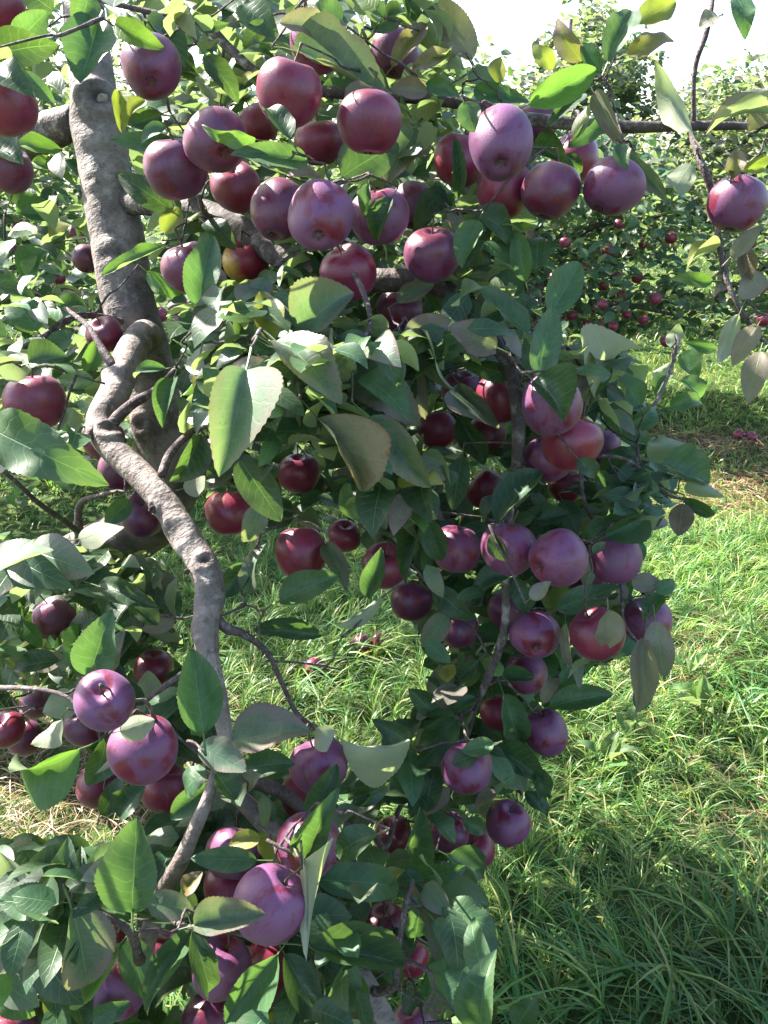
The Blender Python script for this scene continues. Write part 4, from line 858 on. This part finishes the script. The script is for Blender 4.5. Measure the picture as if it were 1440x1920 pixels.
row_tree('apple_tree', 'farthest pale tree at the end of the grass alley', 6.6, 14.5, 2.9, 2.2, 50, 150, 24, 0.13, MXP, 0.6, group=GR)
row_tree('apple_tree', 'spindly pale young tree top standing above the yellow leaves at the top', 1.75, 8.4, 2.95, 0.55, 52, 90, 26, 0.09, MXP, 0.7, group=GR)
row_tree('apple_tree', 'farthest pale tree low behind the tall one', 1.0, 15.5, 2.8, 2.4, 51, 150, 24, 0.13, MXP, 0.6, group=GR)

# small red apples in the row behind
k_ = 0
FAR = [(1165,553,24),(1131,535,22),(1130,571,20),(1110,576,20),(1118,648,18),(1122,610,20),(1206,600,22),(1100,500,22),(1206,455,20),(1258,446,18),(1072,592,20),(1150,612,16),(1098,640,18),(1180,470,18),(1085,520,18),
       (1060,455,22),(1040,520,20),(1195,520,16),(1140,470,16),(1010,610,22),(1160,420,18),(1000,480,20),(945,455,22),(920,510,20),(1228,560,16),(960,590,18),(1155,520,20),(1175,590,18),(1145,640,18),(1100,610,18)]
for (x, y, d) in FAR:
    r_ = np.random.default_rng(x*7+y); dep = 0.072*FPX/d*r_.uniform(0.97, 1.03); dep = r_.uniform(4.25, 4.95)
    o, _ = put_apple(1000+k_, at(x, y, dep), r_.uniform(0.028, 0.038), (r_.normal(0, 0.3), r_.normal(0, 0.3), 1), 'r', calyx=False); k_ += 1
    tag(o, 'small red apple hanging in the dark leafy tree across the grass', 'apple', 'apples in the dark tree across the grass')
for (x, y, d) in [(38,425,22),(95,380,18),(20,470,20),(110,520,18),(60,560,20),(140,440,18),(330,575,22),(345,600,20),(300,590,24),(28,340,22),(150,560,18)]:
    r_ = np.random.default_rng(x*7+y); dep = r_.uniform(3.2, 3.8)
    o, _ = put_apple(1100+k_, at(x, y, dep), 0.036, (r_.normal(0, 0.3), r_.normal(0, 0.3), 1), 'r', calyx=False); k_ += 1
    tag(o, 'small red apple in the leafy tree behind the trunk', 'apple', 'apples in the tree behind the trunk')
for (x, y, d) in [(1405,455,22),(1425,540,24),(1432,600,22),(1250,640,20),(1430,180+420,18)][:4]:
    r_ = np.random.default_rng(x*7+y); dep = r_.uniform(4.2, 4.6)
    o, _ = put_apple(1200+k_, at(x, y, dep), 0.036, (r_.normal(0, 0.3), r_.normal(0, 0.3), 1), 'r', calyx=False); k_ += 1
    tag(o, 'small red apple in the tree at the right edge', 'apple', 'apples in the tree at the right edge')
for (x, y, lab) in [(676,1218,'pink red windfall apple lying in shaded grass at centre'),(712,1215,'second windfall apple just right of the pink one in the grass'),(590,1262,'red windfall apple half sunk in grass under a thin twig'),
                    (1408,826,'windfall apple on the brown strip at the right edge'),(1384,822,'faded windfall apple on the brown strip, left one of two'),(1296,592,'tiny windfall apple on the sunny alley')]:
    p = ground_at(x, y); o, _ = put_apple(1300+k_, p+np.array([0, 0, 0.020]), 0.035, (0.5, -0.3, 0.6), 'r', calyx=True); k_ += 1
    tag(o, lab, 'apple', 'windfall apples')

# ------------------------------------------------------------------ grass and straw
def blades(n, lo, hi, Lr, Wr, seed, cols, pcol, lay=(0.25, 1.0), accept=None, nseg=4, clump=True):
    r_ = np.random.default_rng(seed)
    P = np.stack([r_.uniform(lo[0], hi[0], n), r_.uniform(lo[1], hi[1], n), np.zeros(n)], 1)
    if accept is not None: P = P[accept(P, r_)]
    n = len(P)
    if clump:                                           # gather blades into tufts that lean together
        cell = 0.075; c = np.floor(P[:, :2]/cell+wob(P, 3.0)[:, None]*0.3); hsh = np.abs(np.sin(c[:, 0]*12.9898+c[:, 1]*78.233)*43758.5453) % 1.0; hs2 = np.abs(np.sin(c[:, 0]*39.3+c[:, 1]*11.1)*9631.7) % 1.0
        ctr = (c+0.5+np.stack([hsh-0.5, hs2-0.5], 1)*0.6)*cell; P[:, :2] = P[:, :2]*0.45+ctr*0.55
        az0 = 2.2*wob(P, 1.7, 1)+hsh*2.6; vig = 0.7+0.6*hs2
    else: az0 = r_.uniform(0, 6.28, n); vig = np.ones(n); hsh = r_.uniform(0, 1, n)
    P[:, 2] = 0.018*wob(P, 2.3) - 0.012
    az = az0 + r_.normal(0, 0.9, n); L = r_.uniform(*Lr, n)*vig*(0.8+0.25*wob(P, 1.1, 2)); W = r_.uniform(*Wr, n)
    a = r_.uniform(*lay, n)                             # 0 upright .. 1 lying
    s = np.linspace(0, 1, nseg+1)
    dirh = np.stack([np.cos(az), np.sin(az), np.zeros(n)], 1)
    hor = L[:, None]*(0.25*a[:, None]*s + (0.75*a[:, None])*s**2); ver = L[:, None]*((1.0-0.25*a[:, None])*s - 0.78*a[:, None]*s**2)
    ctr = P[:, None]+dirh[:, None]*hor[..., None]+np.array([0, 0, 1.])*np.maximum(ver, 0.004)[..., None]
    side = np.stack([-np.sin(az), np.cos(az), np.zeros(n)], 1) + r_.normal(0, 0.35, (n, 3)); side /= np.linalg.norm(side, axis=1)[:, None]
    w = W[:, None]*np.array([0.75, 1.0, 0.9, 0.62, 0.06] if nseg == 4 else np.linspace(1, 0.1, nseg+1))[None]
    V = np.stack([ctr-side[:, None]*w[..., None]*0.5, ctr+side[:, None]*w[..., None]*0.5], 2).reshape(-1, 3)
    i = (np.arange(n)[:, None]*(2*(nseg+1))+np.arange(nseg)[None]*2)
    F = np.stack([i, i+1, i+3, i+2], -1).reshape(-1, 4)
    cols = np.array(cols); idx = r_.choice(len(cols), n, p=np.array(pcol)/sum(pcol)); C = cols[idx]*r_.uniform(0.75, 1.25, n)[:, None]
    C = C*(1+0.18*wob(P, 1.4, 4))[:, None]
    C4 = np.repeat(np.concatenate([C, np.ones((n, 1))], 1), 2*(nseg+1), 0)
    return V, F, C4
GC = [(0.058, 0.158, 0.048), (0.102, 0.205, 0.052), (0.170, 0.250, 0.062), (0.22, 0.265, 0.085), (0.36, 0.32, 0.14)]
PS = ground_at(110, 1480); PS2 = ground_at(300, 1700)
def straw_w(P):
    a = np.exp(-(((P[:, 0]-PS[0])/0.62)**2+((P[:, 1]-PS[1])/0.42)**2)**2.0)
    b = np.exp(-((P[:, 1]-4.35-0.12*wob(P, 2))/0.22)**2)*(P[:, 0] > 1.15)*0.9
    c = 0.75*np.exp(-(((P[:, 0]-1.05)/0.30)**2+((P[:, 1]-1.55)/0.20)**2)) + 0.6*np.exp(-(((P[:, 0]-0.95)/0.25)**2+((P[:, 1]-2.25)/0.22)**2)) + 0.8*np.exp(-(((P[:, 0]-1.9)/0.5)**2+((P[:, 1]-3.75)/0.25)**2))
    return np.clip(a+b+c, 0, 1)
def gaccept(P, r_):
    return r_.uniform(0, 1, len(P)) > straw_w(P)*0.96
mb = MB()
for n, lo, hi, Lr, Wr, sd, lay in ((52000, (-1.3, 0.55), (1.9, 3.2), (0.06, 0.19), (0.0022, 0.0048), 61, (0.35, 1.05)), (6500, (-0.5, 0.6), (1.7, 2.3), (0.20, 0.38), (0.0035, 0.0072), 62, (0.5, 1.05)), (36000, (-2.2, 3.2), (4.0, 6.6), (0.05, 0.13), (0.004, 0.008), 63, (0.3, 1.0)), (26000, (-4.5, 6.6), (8.5, 13.0), (0.08, 0.18), (0.009, 0.018), 64, (0.3, 1.0)), (9000, (-9, 13), (14, 24), (0.10, 0.2), (0.02, 0.04), 65, (0.3, 1.0))):
    V, F, C = blades(n, lo, hi, Lr, Wr, sd, GC, (5, 6, 4, 2, 0.7) if sd == 62 else ((4, 6, 5, 3, 1.0) if sd == 61 else (2, 5, 6, 4, 1.6)), lay, (lambda P, r_: gaccept(P, r_) & (wob(P, 1.9, 6)+0.9*(2.0-P[:, 1]) > 0.15)) if sd == 62 else gaccept); mb.add(V, F, C=C)  # farther blades weighted paler and yellower, standing in for sunlight on the grass
obj('grass', mb.mesh('grass'), M_GRASS, kind='stuff')
SC = [(0.27, 0.18, 0.095), (0.20, 0.12, 0.065), (0.40, 0.30, 0.17), (0.13, 0.08, 0.045)]
mb = MB()
def saccept(P, r_): return r_.uniform(0, 1, len(P)) < straw_w(P)
V, F, C = blades(26000, (-1.5, 0.9), (2.2, 3.0), (0.06, 0.20), (0.0014, 0.0034), 71, SC, (4, 3, 2, 2), (0.88, 1.18), saccept, clump=False); mb.add(V, F, C=C)
V, F, C = blades(26000, (1.1, 3.2), (4.0, 5.0), (0.06, 0.18), (0.003, 0.006), 72, SC, (4, 3, 2, 2), (0.9, 1.18), saccept, clump=False); mb.add(V, F, C=C)
obj('dry_grass', mb.mesh('dry_grass'), M_STRAW, kind='stuff')

# broad leaved weeds in the grass
def weed(x, y, n, size, seed, label, tint):
    r_ = np.random.default_rng(seed); p = ground_at(x, y); root = empty('weed', tuple(p)); tag(root, label, 'weed', 'weeds in the grass')
    for k in range(n):
        az = k*2.4+r_.uniform(-0.4, 0.4); el = r_.uniform(0.5, 1.1); Y = np.array([math.cos(az)*math.cos(el), math.sin(az)*math.cos(el), math.sin(el)]); N = np.array([-Y[0], -Y[1], 1.2])
        X, Y, N = frame_from(Y, N); L = size*r_.uniform(0.7, 1.2); W = L*r_.uniform(0.42, 0.6); o = obj('leaf', LEAF_ME[int(r_.integers(26))], parent=root)
        b = Y*L*0.28
        o.matrix_basis = Matrix(((X[0]*W, Y[0]*L, N[0]*L, b[0]), (X[1]*W, Y[1]*L, N[1]*L, b[1]), (X[2]*W, Y[2]*L, N[2]*L, b[2]+0.01), (0, 0, 0, 1)))
        o.color = (*[v*r_.uniform(0.85, 1.15) for v in tint], 0.05)
weed(1312, 1335, 5, 0.075, 1, 'pale broad leaved weed standing in the sunlit grass on the right', (0.15, 0.24, 0.09))
weed(1175, 1385, 4, 0.06, 2, 'low weed in half shade beside the hanging spray of apples', (0.09, 0.17, 0.06))
weed(1130, 1440, 4, 0.08, 3, 'dull green weed in the grass right of the lowest apples', (0.07, 0.14, 0.05))
weed(1290, 1270, 4, 0.06, 4, 'bright small weed behind the pale broad leaved one', (0.16, 0.25, 0.09))
weed(45, 960, 7, 0.11, 5, 'clump of broad weed leaves in grass left of the trunk foot', (0.09, 0.18, 0.06))
weed(140, 930, 6, 0.10, 6, 'second clump of weed leaves behind the pale turned leaf', (0.08, 0.17, 0.05))
weed(1080, 1255, 4, 0.06, 7, 'small weed in grass between the red apple and broad leaf', (0.09, 0.18, 0.06))
